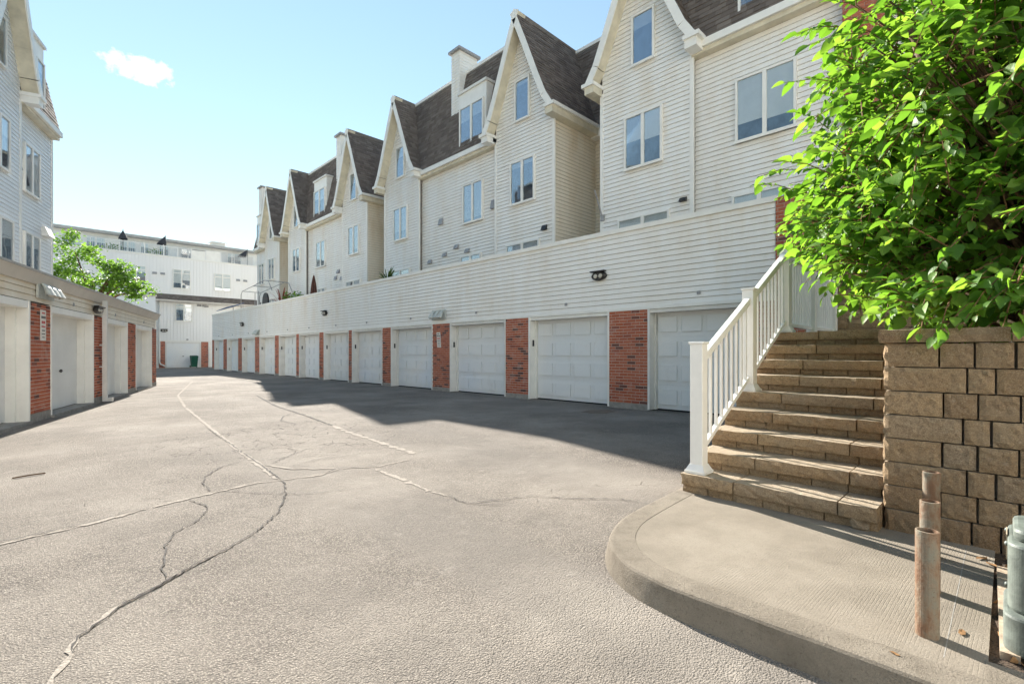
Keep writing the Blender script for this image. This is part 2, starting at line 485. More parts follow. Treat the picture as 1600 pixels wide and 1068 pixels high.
def window(parent, F, a0, a1, z0, z1, d, lites=2, blind=.5, transom=False, fw=.055, mat='trim', sill=True):
    m = MB(F); e = .075
    m.box(a0, a0 + fw, d - e, d, z0, z1).box(a1 - fw, a1, d - e, d, z0, z1)
    m.box(a0 + fw, a1 - fw, d - e, d, z0, z0 + fw).box(a0 + fw, a1 - fw, d - e, d, z1 - fw, z1)
    w = (a1 - a0 - 2 * fw); lw = w / lites
    zt = z0 + (z1 - z0) * .80
    for i in range(1, lites): m.box(a0 + fw + lw * i - .045, a0 + fw + lw * i + .045, d - e + .004, d, z0 + fw, z1 - fw)
    if transom: m.box(a0 + fw, a1 - fw, d - e + .002, d, zt - .035, zt + .035)
    fr = m.build('window', mat, parent)
    MB(F).box(a0 + fw, a1 - fw, d - .026, d - .02, z0 + fw, z1 - fw).build('room_backing', 'interior', fr)
    for i in range(lites):
        l, r = a0 + fw + lw * i, a0 + fw + lw * (i + 1)
        if blind:
            bz = z1 - fw - (z1 - z0) * max(.1, min(.95, blind + random.uniform(-.12, .12)))
            MB(F).box(l, r, d - .034, d - .03, bz, z1 - fw).build('blind', 'blind', fr)
        inset = .03
        MB(F).box(l + .045 * (i > 0), r - .045 * (i < lites - 1), d - .050, d - .044, z0 + fw, z1 - fw).build('pane', 'glass', fr)
    if sill: MB(F).box(a0 - .02, a1 + .02, d - e - .02, d - e, z0 - .02, z0 + .03).build('sill', mat, fr)
    return fr

def shingles(parent, rows, single=False, name='shingles', cut=None):
    """rows: function t in metres up the slope -> (point(u), normal, u0, u1) or None"""
    J = MB(); t = 0; step = .135; cnt = 0
    while True:
        A, B = rows(t), rows(t + step + .02)
        if A is None: break
        if B is None: B = rows(t + .03) or A
        pa, nrm, u0, u1 = A; pb, nb, _, _ = B
        u = u0 - random.uniform(0, .2)
        while u < u1:
            w = random.choice((.10, .14, .19, .25, .32))
            l, r = max(u, u0), min(u + w - .004, u1)
            if r - l > .02:
                th = random.choice((.007, .011, .018))
                mb = MB() if single and cut(l, t) else J
                q = [pa(l), pa(r), pb(r), pb(l)]
                lo = [p - nrm * .004 for p in q]
                hi = [q[0] + nrm * (th + .008), q[1] + nrm * (th + .008), q[2] + nrm * .003, q[3] + nrm * .003]
                mb.hexa([tuple(p) for p in lo] + [tuple(p) for p in hi])
                if mb is not J: mb.build('shingle', 'shingle_single', parent)
            u += w
        t += step
    if J.v: J.build(name, 'shingle', parent, kind='stuff')

BRICK = {}
def brick_pier(parent, F, a0, a1, d0, z0, z1, rot, single, depth=.1):
    """bricks on a pier front at depth d0; a mortar backing sits 8 mm behind the faces"""
    bk = MB(F).box(a0, a1, d0 + .005, d0 + .45, z0, z1).build('brick_pier', 'mortar', parent)
    J = MB(F); L, Hh, g = .2, .0575, .01
    n = round((z1 - z0) / (Hh + g)); ph = (z1 - z0) / n
    if 'b' not in BRICK: BRICK['b'] = MB().box(-.5, .5, -.5, .5, -.5, .5).mesh('brick', 'brick')
    for i in range(n):
        u = a0 - (L + g) * (.5 if i % 2 else 0)
        while u < a1 - .02:
            l, r = max(u, a0), min(u + L, a1)
            if r - l > .03:
                zc = z0 + i * ph + ph / 2; pr = random.uniform(-.0015, .002)
                if single:
                    c = Vector(F((l + r) / 2, d0 + .025 + pr, zc))
                    inst('brick', BRICK['b'], bk, c, rot, (.05, r - l, ph - g))
                else: J.box(l, r, d0 + pr, d0 + .03, zc - (ph - g) / 2, zc + (ph - g) / 2)
            u += L + g
    if J.v: J.build('bricks', 'brick_joined', bk, kind='stuff')
    return bk

# ------------------------------------------------------------------ ground
gr = MB()
gr.poly([(-600, -600, 0), (600, -600, 0), (600, 700, 0), (-600, 700, 0)])
ground = gr.build('asphalt_lane', 'asphalt'); ground['kind'] = 'structure'
def ribbon(name, mat, pts, w, z, wob=.35, step=.045, jit=.012):
    dense = []
    for (x0, y0), (x1, y1) in zip(pts, pts[1:]):
        n = max(1, int(math.hypot(x1 - x0, y1 - y0) / step))
        dense += [(x0 + (x1 - x0) * i / n + random.uniform(-jit, jit), y0 + (y1 - y0) * i / n + random.uniform(-jit, jit)) for i in range(n)]
    dense.append(pts[-1])
    mb = MB(); V = []
    for i, p in enumerate(dense):
        q0, q1 = dense[max(i - 1, 0)], dense[min(i + 1, len(dense) - 1)]
        tx, ty = q1[0] - q0[0], q1[1] - q0[1]; l = math.hypot(tx, ty) or 1
        ww = w * random.uniform(1 - wob, 1 + wob) / 2 * (min(1, (i + .3) / 3, (len(dense) - i - .7) / 3))
        V.append(((p[0] - ty / l * ww, p[1] + tx / l * ww, z), (p[0] + ty / l * ww, p[1] - tx / l * ww, z)))
    gap = 0
    for (a, b), (c, d) in zip(V, V[1:]):
        if mat == 'seal':
            gap = gap - 1 if gap > 0 else (1 if random.random() < .03 else 0)
            if gap > 0: continue
        mb.poly([b, d, c, a])
    return mb.build(name, mat, ground)
S1 = [(5.09, 25.43), (3.1, 17.36), (2.55, 13.47), (2.16, 9.53), (1.92, 7.1), (1.84, 5.99), (1.76, 5.12)]
S2 = [(-.6, 4.5), (-.15, 4.69), (.29, 4.77), (.67, 4.91), (1.0, 5.01), (1.55, 5.13), (1.77, 5.08), (2.13, 5.0), (2.4, 5.14), (2.75, 4.93), (3.24, 4.99)]
S3 = [(.88, 3.53), (.68, 3.4), (.55, 3.29), (.41, 3.18), (.29, 3.11), (.21, 2.99), (.15, 2.91), (.11, 2.76), (.06, 2.61), (-.05, 2.2)]
ribbon('crack_filler', 'seal', S1, .05, .004, .8); ribbon('crack_filler', 'seal', S2, .032, .0045, .8)
ribbon('crack_filler', 'seal', S3, .018, .004, .8); ribbon('crack_filler', 'seal', [(1.86, 5.93), (2.04, 5.47), (2.4, 5.14)], .04, .005)
ribbon('crack_filler', 'seal', [(2.68, 4.87), (2.64, 4.23), (2.6, 3.73), (2.63, 3.48)], .05, .004, .9)
ribbon('crack_filler', 'seal', [(3.73, 8.24), (3.59, 7.24), (3.52, 6.23), (3.42, 5.18)], .07, .004, .95)
ribbon('crack_filler', 'seal', [(3.88, 17.74), (5.05, 17.29), (5.9, 18.44)], .08, .004, .6)
for pts, w in [
    ([(1.77, 5.08), (1.75, 4.93), (1.6, 4.49), (1.4, 4.08), (1.14, 3.75), (.88, 3.53), (.68, 3.4), (.55, 3.29), (.41, 3.18), (.30, 3.12)], .013),
    ([(.97, 4.98), (1.04, 4.61), (.9, 4.32), (.72, 4.13), (.62, 3.86), (.55, 3.53), (.54, 3.3)], .010),
    ([(1.8, 6.31), (1.49, 6.12), (1.26, 5.76), (1.18, 5.49), (1.17, 5.19), (1.18, 5.07)], .011),
    ([(1.26, 5.07), (1.48, 4.71), (1.74, 4.43), (2.12, 4.28)], .008),
    ([(2.63, 3.48), (2.6, 3.2), (2.82, 3.1), (3.15, 2.96), (3.37, 2.63), (3.64, 2.35), (3.66, 2.15)], .012),
    ([(2.6, 3.2), (2.84, 2.89)], .008),
    ([(4.8, 15.85), (4.14, 12.28), (3.93, 9.85), (3.73, 8.24)], .035),
    ([(1.92, 7.05), (1.85, 5.99), (1.77, 5.1)], .016),
    ([(-.6, 4.54), (-.15, 4.73), (.29, 4.81), (.69, 4.94)], .010), ([(.70, 3.405), (.55, 3.285), (.42, 3.175), (.29, 3.10), (.21, 2.98), (.15, 2.9), (.11, 2.75)], .009), ([(2.13, 5.02), (2.42, 5.16), (2.75, 4.95)], .009),
    ([(2.1, 9.4), (2.0, 8.0), (1.93, 7.1)], .012),
    ([(1.95, 5.9), (2.25, 6.2), (2.6, 6.5)], .009), ([(2.0, 5.6), (2.4, 5.75), (2.9, 5.7)], .008),
    ([(4.0, 10.4), (3.6, 10.2), (3.3, 9.5), (3.35, 8.8)], .016), ([(2.7, 8.2), (3.0, 7.6), (3.3, 7.4)], .012)]:
    ribbon('crack', 'crack', pts, w * .85, .008, .7, .03, .012)
    for (x0, y0), (x1, y1) in zip(pts, pts[1:]):
        if random.random() < .75:
            t_ = random.random(); bx_, by_ = x0 + (x1 - x0) * t_, y0 + (y1 - y0) * t_; an = math.atan2(y1 - y0, x1 - x0) + random.choice((-1, 1)) * random.uniform(.5, 1.3)
            l_ = min(.5, math.hypot(x1 - x0, y1 - y0) * .5) * random.uniform(.4, 1.); br = [(bx_, by_)]
            for _ in range(3):
                an += random.uniform(-.5, .5); br.append((br[-1][0] + math.cos(an) * l_ / 3, br[-1][1] + math.sin(an) * l_ / 3))
            ribbon('crack', 'crack', br, w * .45, .0075, .6, .03, .008)
mb = MB(); mb.poly([(8.75 + .42 * math.cos(k * .42) * random.uniform(.7, 1.1), 6.2 + .36 * math.sin(k * .42) * random.uniform(.7, 1.1), .004) for k in range(15)])
mb.build('water_stain', 'stain', ground)

# concrete walk with rounded corner and kerb
outer = [(4.05, 1.95), (3.6, 1.93), (3.16, 1.90), (2.86, 1.86), (2.62, 1.77), (2.45, 1.65), (2.34, 1.52), (2.26, 1.36), (2.22, 1.15), (2.215, .84), (2.22, .52), (2.22, .23), (2.22, -.4), (2.22, -3.5)]
def smooth_path(P, n=8):
    out = []
    for i in range(len(P) - 1):
        p0, p1, p2, p3 = P[max(i - 1, 0)], P[i], P[i + 1], P[min(i + 2, len(P) - 1)]
        for k in range(n):
            t = k / n
            out.append(tuple(.5 * (2 * b + (c - a) * t + (2 * a - 5 * b + 4 * c - d) * t * t + (3 * b - a - 3 * c + d) * t ** 3) for a, b, c, d in zip(p0, p1, p2, p3)))
    return out + [P[-1]]
outer = smooth_path(outer)
def offs(pts, r):
    out = []
    for i, p in enumerate(pts):
        q0, q1 = pts[max(i - 1, 0)], pts[min(i + 1, len(pts) - 1)]
        t = Vector((q1[0] - q0[0], q1[1] - q0[1])).normalized(); out.append((p[0] - t.y * r, p[1] + t.x * r))
    return out
ker = MB(); KL = [(offs(outer, r_), z_) for r_, z_ in ((-.03, -.01), (-.016, .05), (-.006, .10), (-.001, .117), (.008, .127), (.022, .1295), (.155, .1305), (.158, .12))]
for L_, z_ in KL[1:5]:
    for i in range(len(L_)): L_[i] = (L_[i][0] + .003 * math.sin(i * .7 + z_ * 40) * math.sin(i * .23), L_[i][1] + .003 * math.sin(i * .37 + z_ * 60))
for i in range(len(outer) - 1):
    for (A, za), (B, zb) in zip(KL, KL[1:]):
        ker.poly([(*A[i], za), (*A[i + 1], za), (*B[i + 1], zb), (*B[i], zb)])
kerb = ker.build('kerb', 'kerb', smooth=True); kerb['kind'] = 'structure'
wk = MB(); inner = offs(outer, .152)
top = [p for p in inner if p[1] > .06] + [(2.372, .055), (2.50, .05), (3.98, .05), (4.3, .6), (4.3, 1.88)]
wk.prism([(*p, .02) for p in top[::-1]], [(*p, .1285) for p in top[::-1]])
walk = wk.build('concrete_walk', 'concrete'); walk['kind'] = 'structure'
sb = MB().box(2.372, 2.52, -3.5, .055, .02, .131).build('kerb_strip', 'kerb'); sb['kind'] = 'structure'
so = MB(); n = 14
for i in range(n):
    for j in range(n):
        x0, x1 = 2.52 + 1.5 * i / n, 2.52 + 1.5 * (i + 1) / n; y0, y1 = .05 - 3.4 * j / n, .05 - 3.4 * (j + 1) / n
        hz = lambda x, y: .113 + .012 * math.sin(x * 23 + y * 9) * math.sin(y * 17 - x * 5)
        so.poly([(x0, y0, hz(x0, y0)), (x0, y1, hz(x0, y1)), (x1, y1, hz(x1, y1)), (x1, y0, hz(x1, y0))][::-1])
bed = so.build('planting_bed', 'soil', smooth=True); bed['kind'] = 'structure'
# tooled joint along the walk
MB().box(2.44, 3.95, .166, .1695, .1286, .1292).build('tooled_joint', 'concrete_base', walk)

# ------------------------------------------------------------------ right garage row
GX = 9.65
grow = thing('garage_row', (GX + 2, 22, 0), 'long row of white panelled garages with brick piers on the right of the lane', 'garages')
openings = [(3.25, 5.55), (6.55, 9.16), (10.06, 12.67), (13.63, 16.31), (16.94, 19.45), (19.75, 22.25), (22.74, 25.18), (25.55, 28.01), (28.65, 31.22), (32.05, 34.6), (35.45, 38.0), (38.9, 41.3)]
END = 41.95; LZ, PZ = 2.24, 4.13
MB(FR).box(2.97, END, GX + .5, GX + 8, 0, LZ).build('garage_shell', 'trim_grey', grow)
MB(FR).box(2.975, END - .01, GX + .034, GX + 8, LZ + .06, 3.2).build('wall_core', 'sheathing', grow)
MB(FR).box(2.975, END - .01, GX + .034, GX + .25, 3.201, PZ - .02).build('parapet', 'sheathing', grow)
siding(grow, FR, 2.97, END, LZ + .05, PZ - .09, GX + .03, 'siding', None, .1165, lengths=3.66)
siding(grow, FR, GX + .03, GX + 1.8, LZ + .05, PZ - .09, 2.97, 'siding', -1, .1165, single=False)
MB(FR).box(2.94, END + .03, GX - .025, GX + .29, PZ - .10, PZ).build('parapet_cap', 'trim', grow)
MB(FR).box(2.965, END, GX - .005, GX + .03, LZ - .01, LZ + .06).build('starter_strip', 'trim', grow)
# raised door panel shared by all doors
def panel_mesh():
    m = MB(); a, h = .5, .5; b = .035
    for (o, i, x0, x1) in (((1., 1.), (1 - .10, 1 - .16), -.004, -.014), ):
        pass
    lo = [(0, -a, -h), (0, a, -h), (0, a, h), (0, -a, h)]
    rg = lambda x, k, kk: [(x, -a * k, -h * kk), (x, a * k, -h * kk), (x, a * k, h * kk), (x, -a * k, h * kk)]
    mid, mid2, fld = rg(.024, .95, .91), rg(.024, .91, .84), rg(.002, .84, .70)
    out = [(-.004, x[1], x[2]) for x in lo]
    m.v = lo + out + mid + mid2 + fld
    f = []
    for r in (0, 4, 8, 12):
        for q in range(4):
            f.append((r + q, r + 4 + q, r + 4 + (q + 1) % 4, r + (q + 1) % 4))
    f.append((16, 19, 18, 17)); f.append((0, 1, 2, 3)); m.f = f
    return m.mesh('door_panel', 'door')
PANEL = panel_mesh()
for i, (a0, a1) in enumerate(openings):
    fr = MB(FR); dp = .31
    fr.box(a0, a0 + .05, GX - .012, GX + dp, 0.02, LZ).box(a1 - .05, a1, GX - .012, GX + dp, .02, LZ)
    fr.box(a0 + .05, a1 - .05, GX + .02, GX + dp, LZ - .09, LZ - .015)
    fr.box(a0 + .05, a0 + .085, GX + dp - .1, GX + dp, .02, LZ - .09).box(a1 - .085, a1 - .05, GX + dp - .1, GX + dp, .02, LZ - .09)
    frame = fr.build('door_frame', 'trim_grey' if i not in (1, 5) else 'trim', grow)
    d = GX + dp - .02
    l, r = a0 + .06, a1 - .06; zb, zt = .035, LZ - .08
    slab = MB(FR)
    for k in range(4):
        slab.box(l, r, d, d + .045, zb + (zt - zb) * k / 4 + .003, zb + (zt - zb) * (k + 1) / 4 - .003)
    slab.box(l + .01, r - .01, d + .01, d + .04, zb, zt)
    dr = slab.build('garage_door', 'door', grow)
    MB(FR).box(l, r, d, d + .04, .004, zb).build('bottom_seal', 'rubber', dr)
    for k in range(4):
        for c in range(4):
            w = (r - l) / 4; h = (zt - zb) / 4
            inst('door_panel', PANEL, dr, (d - .0265, l + w * (c + .5), zb + h * (k + .5)), 0, (1, w * .80, h * .62))
    if i: MB(FR).box(a1 - .0495 - .02, a1 - .0495 + .0, GX + .1, GX + .15, 1.45, 1.62).build('keypad', 'black', grow)
    MB(FR).box(l + .06, l + .13, d - .02, d, .95, .985).build('lock_handle', 'dark_metal', dr)
    ac = (a0 + a1) / 2
    MB(FR).box(ac - .035, ac + .035, GX - .012, GX + .012, LZ + .22, LZ + .29).build('number_plate', 'grey_metal', grow)
edges = [2.97] + [x for o in openings for x in o] + [END]
for i in range(0, len(edges), 2):
    p0, p1 = edges[i], edges[i + 1]
    brick_pier(grow, FR, p0, p1, GX, .13, LZ - .012, 0, i in (2, 4))
    MB(FR).box(p0, p1, GX - .006, GX + .45, 0, .128).build('pier_base', 'concrete_base', grow)
# brick end wall beside the stairs
brick_pier(grow, FR, 2.3, 2.96, GX, .2, PZ - .03, 0, False)

def wall_light(F, a, d, z, label, w=.21, h=.115, rotz=0):
    o = thing('wall_light', F(a, d, z - h), label, 'wall light', 'dark oval wall lights')
    m = MB(F); ring = []
    for s_, dd_ in ((1, 0), (1, -.05), (.8, -.085), (.72, -.08)):
        ring.append([(a + w * s_ * math.cos(k * math.pi / 8), d + dd_, z + h * s_ * math.sin(k * math.pi / 8)) for k in range(16)])
    for A, B in zip(ring, ring[1:]):
        for k in range(16): m.poly([A[k], A[(k + 1) % 16], B[(k + 1) % 16], B[k]])
    m.poly(ring[-1])
    m.build('housing', 'dark_metal', o, True)
    for sg in (-1, 1):
        MB(F).prism([(a + sg * w * .34 + w * .28 * math.cos(k * math.pi / 5), d - .079, z + h * .5 * math.sin(k * math.pi / 5) - .01) for k in range(10)],
                    [(a + sg * w * .34 + w * .2 * math.cos(k * math.pi / 5), d - .096, z + h * .4 * math.sin(k * math.pi / 5) - .01) for k in range(10)]).build('lens', 'lens', o, True)
    MB(F).box(a - w * 1.02, a + w * 1.02, d - .13, d - .02, z + h * .72, z + h * 1.02).build('hood', 'dark_metal', o, bevel=.02)
wall_light(FR, 6.82, GX - .005, 3.1, 'black oval wall light nearest the stairs on the right parapet')
wall_light(FR, 22.1, GX - .005, 3.1, 'black wall light midway along the right garage parapet', .24, .12)
wall_light(FR, 34.5, GX - .005, 3.1, 'black wall light near the far end of the right garage parapet', .28, .13)

def triple_lamp(F, a, d, z, sgn, label):
    o = thing('flood_light', F(a, d, z - .3), label, 'flood light', 'triple lamp units above the brick piers')
    MB(F).box(a - .38, a + .38, d - .03, d, z - .15, z + .17).build('back_plate', 'lamp_grey', o)
    for k in (-1, 0, 1):
        c = a + k * .25; m = MB(F); rings = []
        for q, (rr, dz, dx) in enumerate(((.05, .13, -.05), (.085, .05, -.12), (.12, -.09, -.17))):
            rings.append([(c + rr * math.cos(t * math.pi / 6), d + dx + rr * .6 * math.sin(t * math.pi / 6), z + dz) for t in range(12)])
        m.poly(rings[0])
        for A, B in zip(rings, rings[1:]):
            for t in range(12): m.poly([A[t], A[(t + 1) % 12], B[(t + 1) % 12], B[t]])
        m.build('lamp_shade', 'lamp_grey', o, True)
        m = MB(F); m.prism([(c + .06 * math.cos(t * math.pi / 4), d - .17 + .04 * math.sin(t * math.pi / 4), z - .115) for t in range(8)], [(c + .06 * math.cos(t * math.pi / 4), d - .17 + .04 * math.sin(t * math.pi / 4), z - .04) for t in range(8)])
        m.build('lamp_bulb', 'lens', o, True)
triple_lamp(FR, 13.25, GX - .004, 2.52, 1, 'triple grey lamp unit above the pier with the small white sign')
triple_lamp(FR, 31.6, GX - .004, 2.48, 1, 'triple lamp unit far along the right garage row')

def sign(F, a, d, z0, z1, w, label, tilt=0, red=False):
    o = thing('notice_sign', F(a, d, z0), label, 'sign', 'white notice signs on brick piers')
    T = lambda u, e, v: F(a + u + (v - z0) * tilt, d - e, v)
    MB(T).box(-w / 2, w / 2, 0, .012, z0, z1).build('sign_panel', 'sign', o)
    H_ = z1 - z0
    for k, (f, hh, wf, mt) in enumerate(((.90, .05, .55, 'sign_red' if red else 'sign_ink'), (.76, .075, .8, 'sign_ink'), (.60, .085, .7, 'sign_red'), (.46, .05, .75, 'sign_red' if red else 'sign_ink'), (.33, .035, .6, 'sign_ink'), (.22, .03, .65, 'sign_ink'), (.11, .03, .5, 'sign_ink'))):
        x = -w * wf / 2; zc = z0 + H_ * f
        m = MB(T)
        while x < w * wf / 2:
            ww = random.uniform(.02, .05)
            m.box(x, min(x + ww, w * wf / 2), .012, .0135, zc - H_ * hh / 2, zc + H_ * hh / 2); x += ww + .012
        m.build('printed_line', mt, o)
sign(FR, 13.24, GX - .004, 1.45, 1.95, .2, 'small tilted white notice sign on the right hand brick pier', .1)

# ------------------------------------------------------------------ left garage row
lrow = thing('garage_row', FL(16, 2, 0), 'low row of grey white garages with brick piers along the left edge', 'garages')
lop = [(5.6, 8.2), (9.1, 11.69), (12.63, 15.29), (16.0, 18.55), (19.6, 22.06)]
L0, L1, LLZ = 4.9, 22.9, 2.18
MB(FL).box(L0, L1, .5, 6.5, 0, LLZ).build('garage_shell', 'trim_grey', lrow)
MB(FL).box(L0, L1, .032, 6.5, LLZ + .03, 2.56).build('wall_core', 'sheathing', lrow)
siding(lrow, FL, L0, L1, LLZ + .03, 2.55, .03, 'siding_old', None, .123)
fa = MB(FL); fa.hexa([(L0 - .1, -.02, 2.53), (L1 + .1, -.02, 2.53), (L1 + .1, .05, 2.53), (L0 - .1, .05, 2.53), (L0 - .1, -.11, 2.72), (L1 + .1, -.11, 2.72), (L1 + .1, .05, 2.72), (L0 - .1, .05, 2.72)])
fa.build('fascia', 'fascia', lrow)
MB(FL).box(L0 - .12, L1 + .12, -.13, 6.6, 2.721, 2.76).build('roof_edge', 'metal_edge', lrow)
MB(FL).box(L0, L1, .1, 6.5, 2.761, 2.78).build('roof_surface', 'roof_flat', lrow)
for i, (a0, a1) in enumerate(lop):
    fr = MB(FL); dp = .31
    fr.box(a0, a0 + .06, -.012, dp, .02, LLZ + .02).box(a1 - .06, a1, -.012, dp, .02, LLZ + .02)
    fr.box(a0 + .06, a1 - .06, .0, dp, LLZ - .11, LLZ + .015)
    fr.box(a0 + .06, a0 + .13, dp - .16, dp, .02, LLZ - .11).box(a1 - .13, a1 - .06, dp - .16, dp, .02, LLZ - .11)
    fr.build('door_frame', 'trim', lrow)
    l, r, zb, zt = a0 + .08, a1 - .08, .06, LLZ - .1; d = dp - .03
    slab = MB(FL)
    for k in range(5):
        slab.box(l, r, d, d + .04, zb + (zt - zb) * k / 5 + .004, zb + (zt - zb) * (k + 1) / 5 - .004)
    slab.box(l, r, d + .01, d + .035, zb, zt)
    dr = slab.build('garage_door', 'door_plain', lrow)
    ac = (l + r) / 2 + .15
    MB(FL).box(ac - .07, ac + .07, d - .025, d, .86, .885).box(ac - .02, ac + .02, d - .03, d, .84, .905).build('lock_handle', 'dark_metal', dr)
    MB(FL).box(a0, a1, -.05, dp, .0, .05).build('threshold', 'concrete_base', lrow)
    ac = (a0 + a1) / 2
    MB(FL).box(ac - .03, ac + .03, .0, .02, LLZ + .12, LLZ + .19).build('number_plate', 'grey_metal', lrow)
edges = [L0] + [x for o in lop for x in o] + [L1]
for i in range(0, len(edges), 2):
    p0, p1 = edges[i], edges[i + 1]
    brick_pier(lrow, FL, p0, p1, 0, .16, LLZ, LROT + R(90), i in (4, 6, 8)) if False else brick_pier(lrow, FL, p0, p1, 0, .16, LLZ, LROT, i in (4, 6))
    MB(FL).box(p0, p1, -.008, .5, 0, .158).build('pier_base', 'concrete_base', lrow)
m = MB(FL); m.box(15.80, 15.90, -.14, -.05, .12, 2.60).box(15.80, 15.90, -.26, -.05, .03, .12)
dpz = m.build('downpipe', 'trim_grey', lrow)
for z in (.9, 1.45): MB(FL).box(15.76, 15.94, -.10, -.0, z, z + .03).build('pipe_bracket', 'trim_grey', dpz)
wall_light(FL, 15.55, .005, 2.34, 'black wall light half hidden by the downpipe on the left garages', .30, .09)
triple_lamp(FL, 12.35, .0, 2.44, -1, 'triple lamp unit above the brick pier of the left garages')
sign(FL, 12.25, -.004, 1.5, 2.08, .24, 'white notice sign with red print on the left brick pier', 0, True)

# ------------------------------------------------------------------ gabled houses
APEX, D0, DMID, DTOP, TOPZ = 12.33, 11.5, 11.66, 12.2, 12.22
PROF = [(0, 0), (.52, -1.19), (1.03, -2.42), (1.34, -3.12), (1.60, -3.52)]       # half width, drop from the apex
def prof_w(z):
    for (w0, q0), (w1, q1) in zip(PROF, PROF[1:]):
        if z >= APEX + q1: return w0 + (w1 - w0) * (APEX + q0 - z) / (q0 - q1)
    return PROF[-1][0]
def gable(h, F, c, half, rec, single, win=True, blind=.5, mat='siding', base=3.15):
    """rec: direction along a (+1/-1) of the recess beside this gable, 0 if none"""
    ends = {s: (15.3 if s == rec else 13.2) for s in (-1, 1)}
    MB(F).box(c - half, c + half, D0 + .002, 13.72, base, 8.7).build('wall_core', 'sheathing', h)
    inner = [(w * .94, q - .10 - .06 * (w > 0)) for w, q in PROF if w < 1.3] + [(half - .01, -3.35)]
    ring = [(c + w, APEX + q) for w, q in inner] + [(c - w, APEX + q) for w, q in inner[:0:-1]]
    MB(F).prism([(a, D0 + .004, z) for a, z in ring], [(a, 13.2, z) for a, z in ring]).build('gable_core', 'sheathing', h)
    siding(h, F, c - half + .045, c + half - .045, base, 8.68, D0, mat, None, .117, single)
    siding(h, F, 0, 0, 8.68, APEX - .25, D0, mat, None, .117, single, clip=lambda z: (c - min(half - .02, prof_w(z + .1) - .05), c + min(half - .02, prof_w(z + .1) - .05)))
    for s in (-1, 1):
        MB(F).box(c + s * half - .05, c + s * half + .05, D0 - .028, D0 + .03, base, 8.56).build('corner_trim', 'trim', h)
    # roof shell, rake boards, soffits, shingles, eave returns on both sides
    for s in (-1, 1):
        shell, rake, soff = MB(F), MB(F), MB(F)
        for (w0, q0), (w1, q1) in zip(PROF, PROF[1:]):
            L = math.hypot(w1 - w0, q1 - q0); nx, nz_ = -(q1 - q0) / L, (w1 - w0) / L      # outward normal (away, up)
            def qd(mb, d0, d1, o, i, x0=0):
                mb.hexa([(c + s * (w0 + nx * i), d0, APEX + q0 + nz_ * i), (c + s * (w1 + nx * i), d0, APEX + q1 + nz_ * i), (c + s * (w1 + nx * o), d0, APEX + q1 + nz_ * o), (c + s * (w0 + nx * o), d0, APEX + q0 + nz_ * o),
                         (c + s * (w0 + nx * i), d1, APEX + q0 + nz_ * i), (c + s * (w1 + nx * i), d1, APEX + q1 + nz_ * i), (c + s * (w1 + nx * o), d1, APEX + q1 + nz_ * o), (c + s * (w0 + nx * o), d1, APEX + q0 + nz_ * o)])
            qd(shell, 11.10, ends[s], -.02, -.10)
            qd(rake, 11.065, 11.099, .0, -.20)
            qd(soff, 11.10, D0 - .002, -.102, -.13)
        shell.build('roof_deck', 'roof_flat', h); rake.build('rake_board', 'trim', h); soff.build('soffit', 'soffit', h)
        segs = []; acc = 0
        for (w0, q0), (w1, q1) in zip(PROF[::-1], PROF[-2::-1]):
            L = math.hypot(w1 - w0, q1 - q0); segs.append((acc, acc + L, w0, q0, w1, q1)); acc += L
        def rows(t, segs=segs, s=s, acc=acc):
            if t >= acc - .02: return None
            t = min(t, acc)
            for b, e, w0, q0, w1, q1 in segs:
                if t <= e + 1e-6:
                    f = (t - b) / (e - b); w, q = w0 + (w1 - w0) * f, q0 + (q1 - q0) * f
                    L = e - b; n_ = Vector(F(c + s * (q1 - q0) / L, 0, (w0 - w1) / L)) - Vector(F(c, 0, 0))
                    return (lambda u, w=w, q=q: Vector(F(c + s * w, u, APEX + q))), n_, 11.09, ends[s]
        shingles(h, rows)
        # eave return box and gutter lip
        e1 = 13.66 if s == rec else D0 + .25
        x0, x1 = sorted((c + s * (half - .0), c + s * 1.62))
        MB(F).box(x0, x1, 11.08, e1, 8.50, 8.70).build('eave_box', 'soffit' if s == rec else 'trim', h)
        x0, x1 = sorted((c + s * (half - .02), c + s * 1.70))
        MB(F).box(x0, x1, 11.03, e1, 8.701, 8.80).build('gutter', 'trim', h)
    MB(F).prism([(c, 11.055, APEX + .03), (c + .13, 11.055, APEX - .30), (c - .13, 11.055, APEX - .30)], [(c, 11.13, APEX + .03), (c + .13, 11.13, APEX - .30), (c - .13, 11.13, APEX - .30)]).build('apex_plate', 'trim', h)
    MB(F).box(c - .05, c + .05, 11.131, 15.0 if rec else 13.2, APEX - .07, APEX + .02).build('ridge_cap', 'shingle', h)
    if rec:
        a_ = c + rec * half
        siding(h, F, D0 + .04, 13.66, base, 8.5, a_, 'siding_old', rec, .117, single)
    if win:
        window(h, F, c - .56, c + .56, 6.18, 7.62, D0 - .01, 2, blind)
        window(h, F, c - .34, c + .34, 8.90, 10.26, D0 - .01, 1, blind * .5)
        window(h, F, c - .76, c + .76, 3.5, 4.90, D0 - .01, 2, .3)

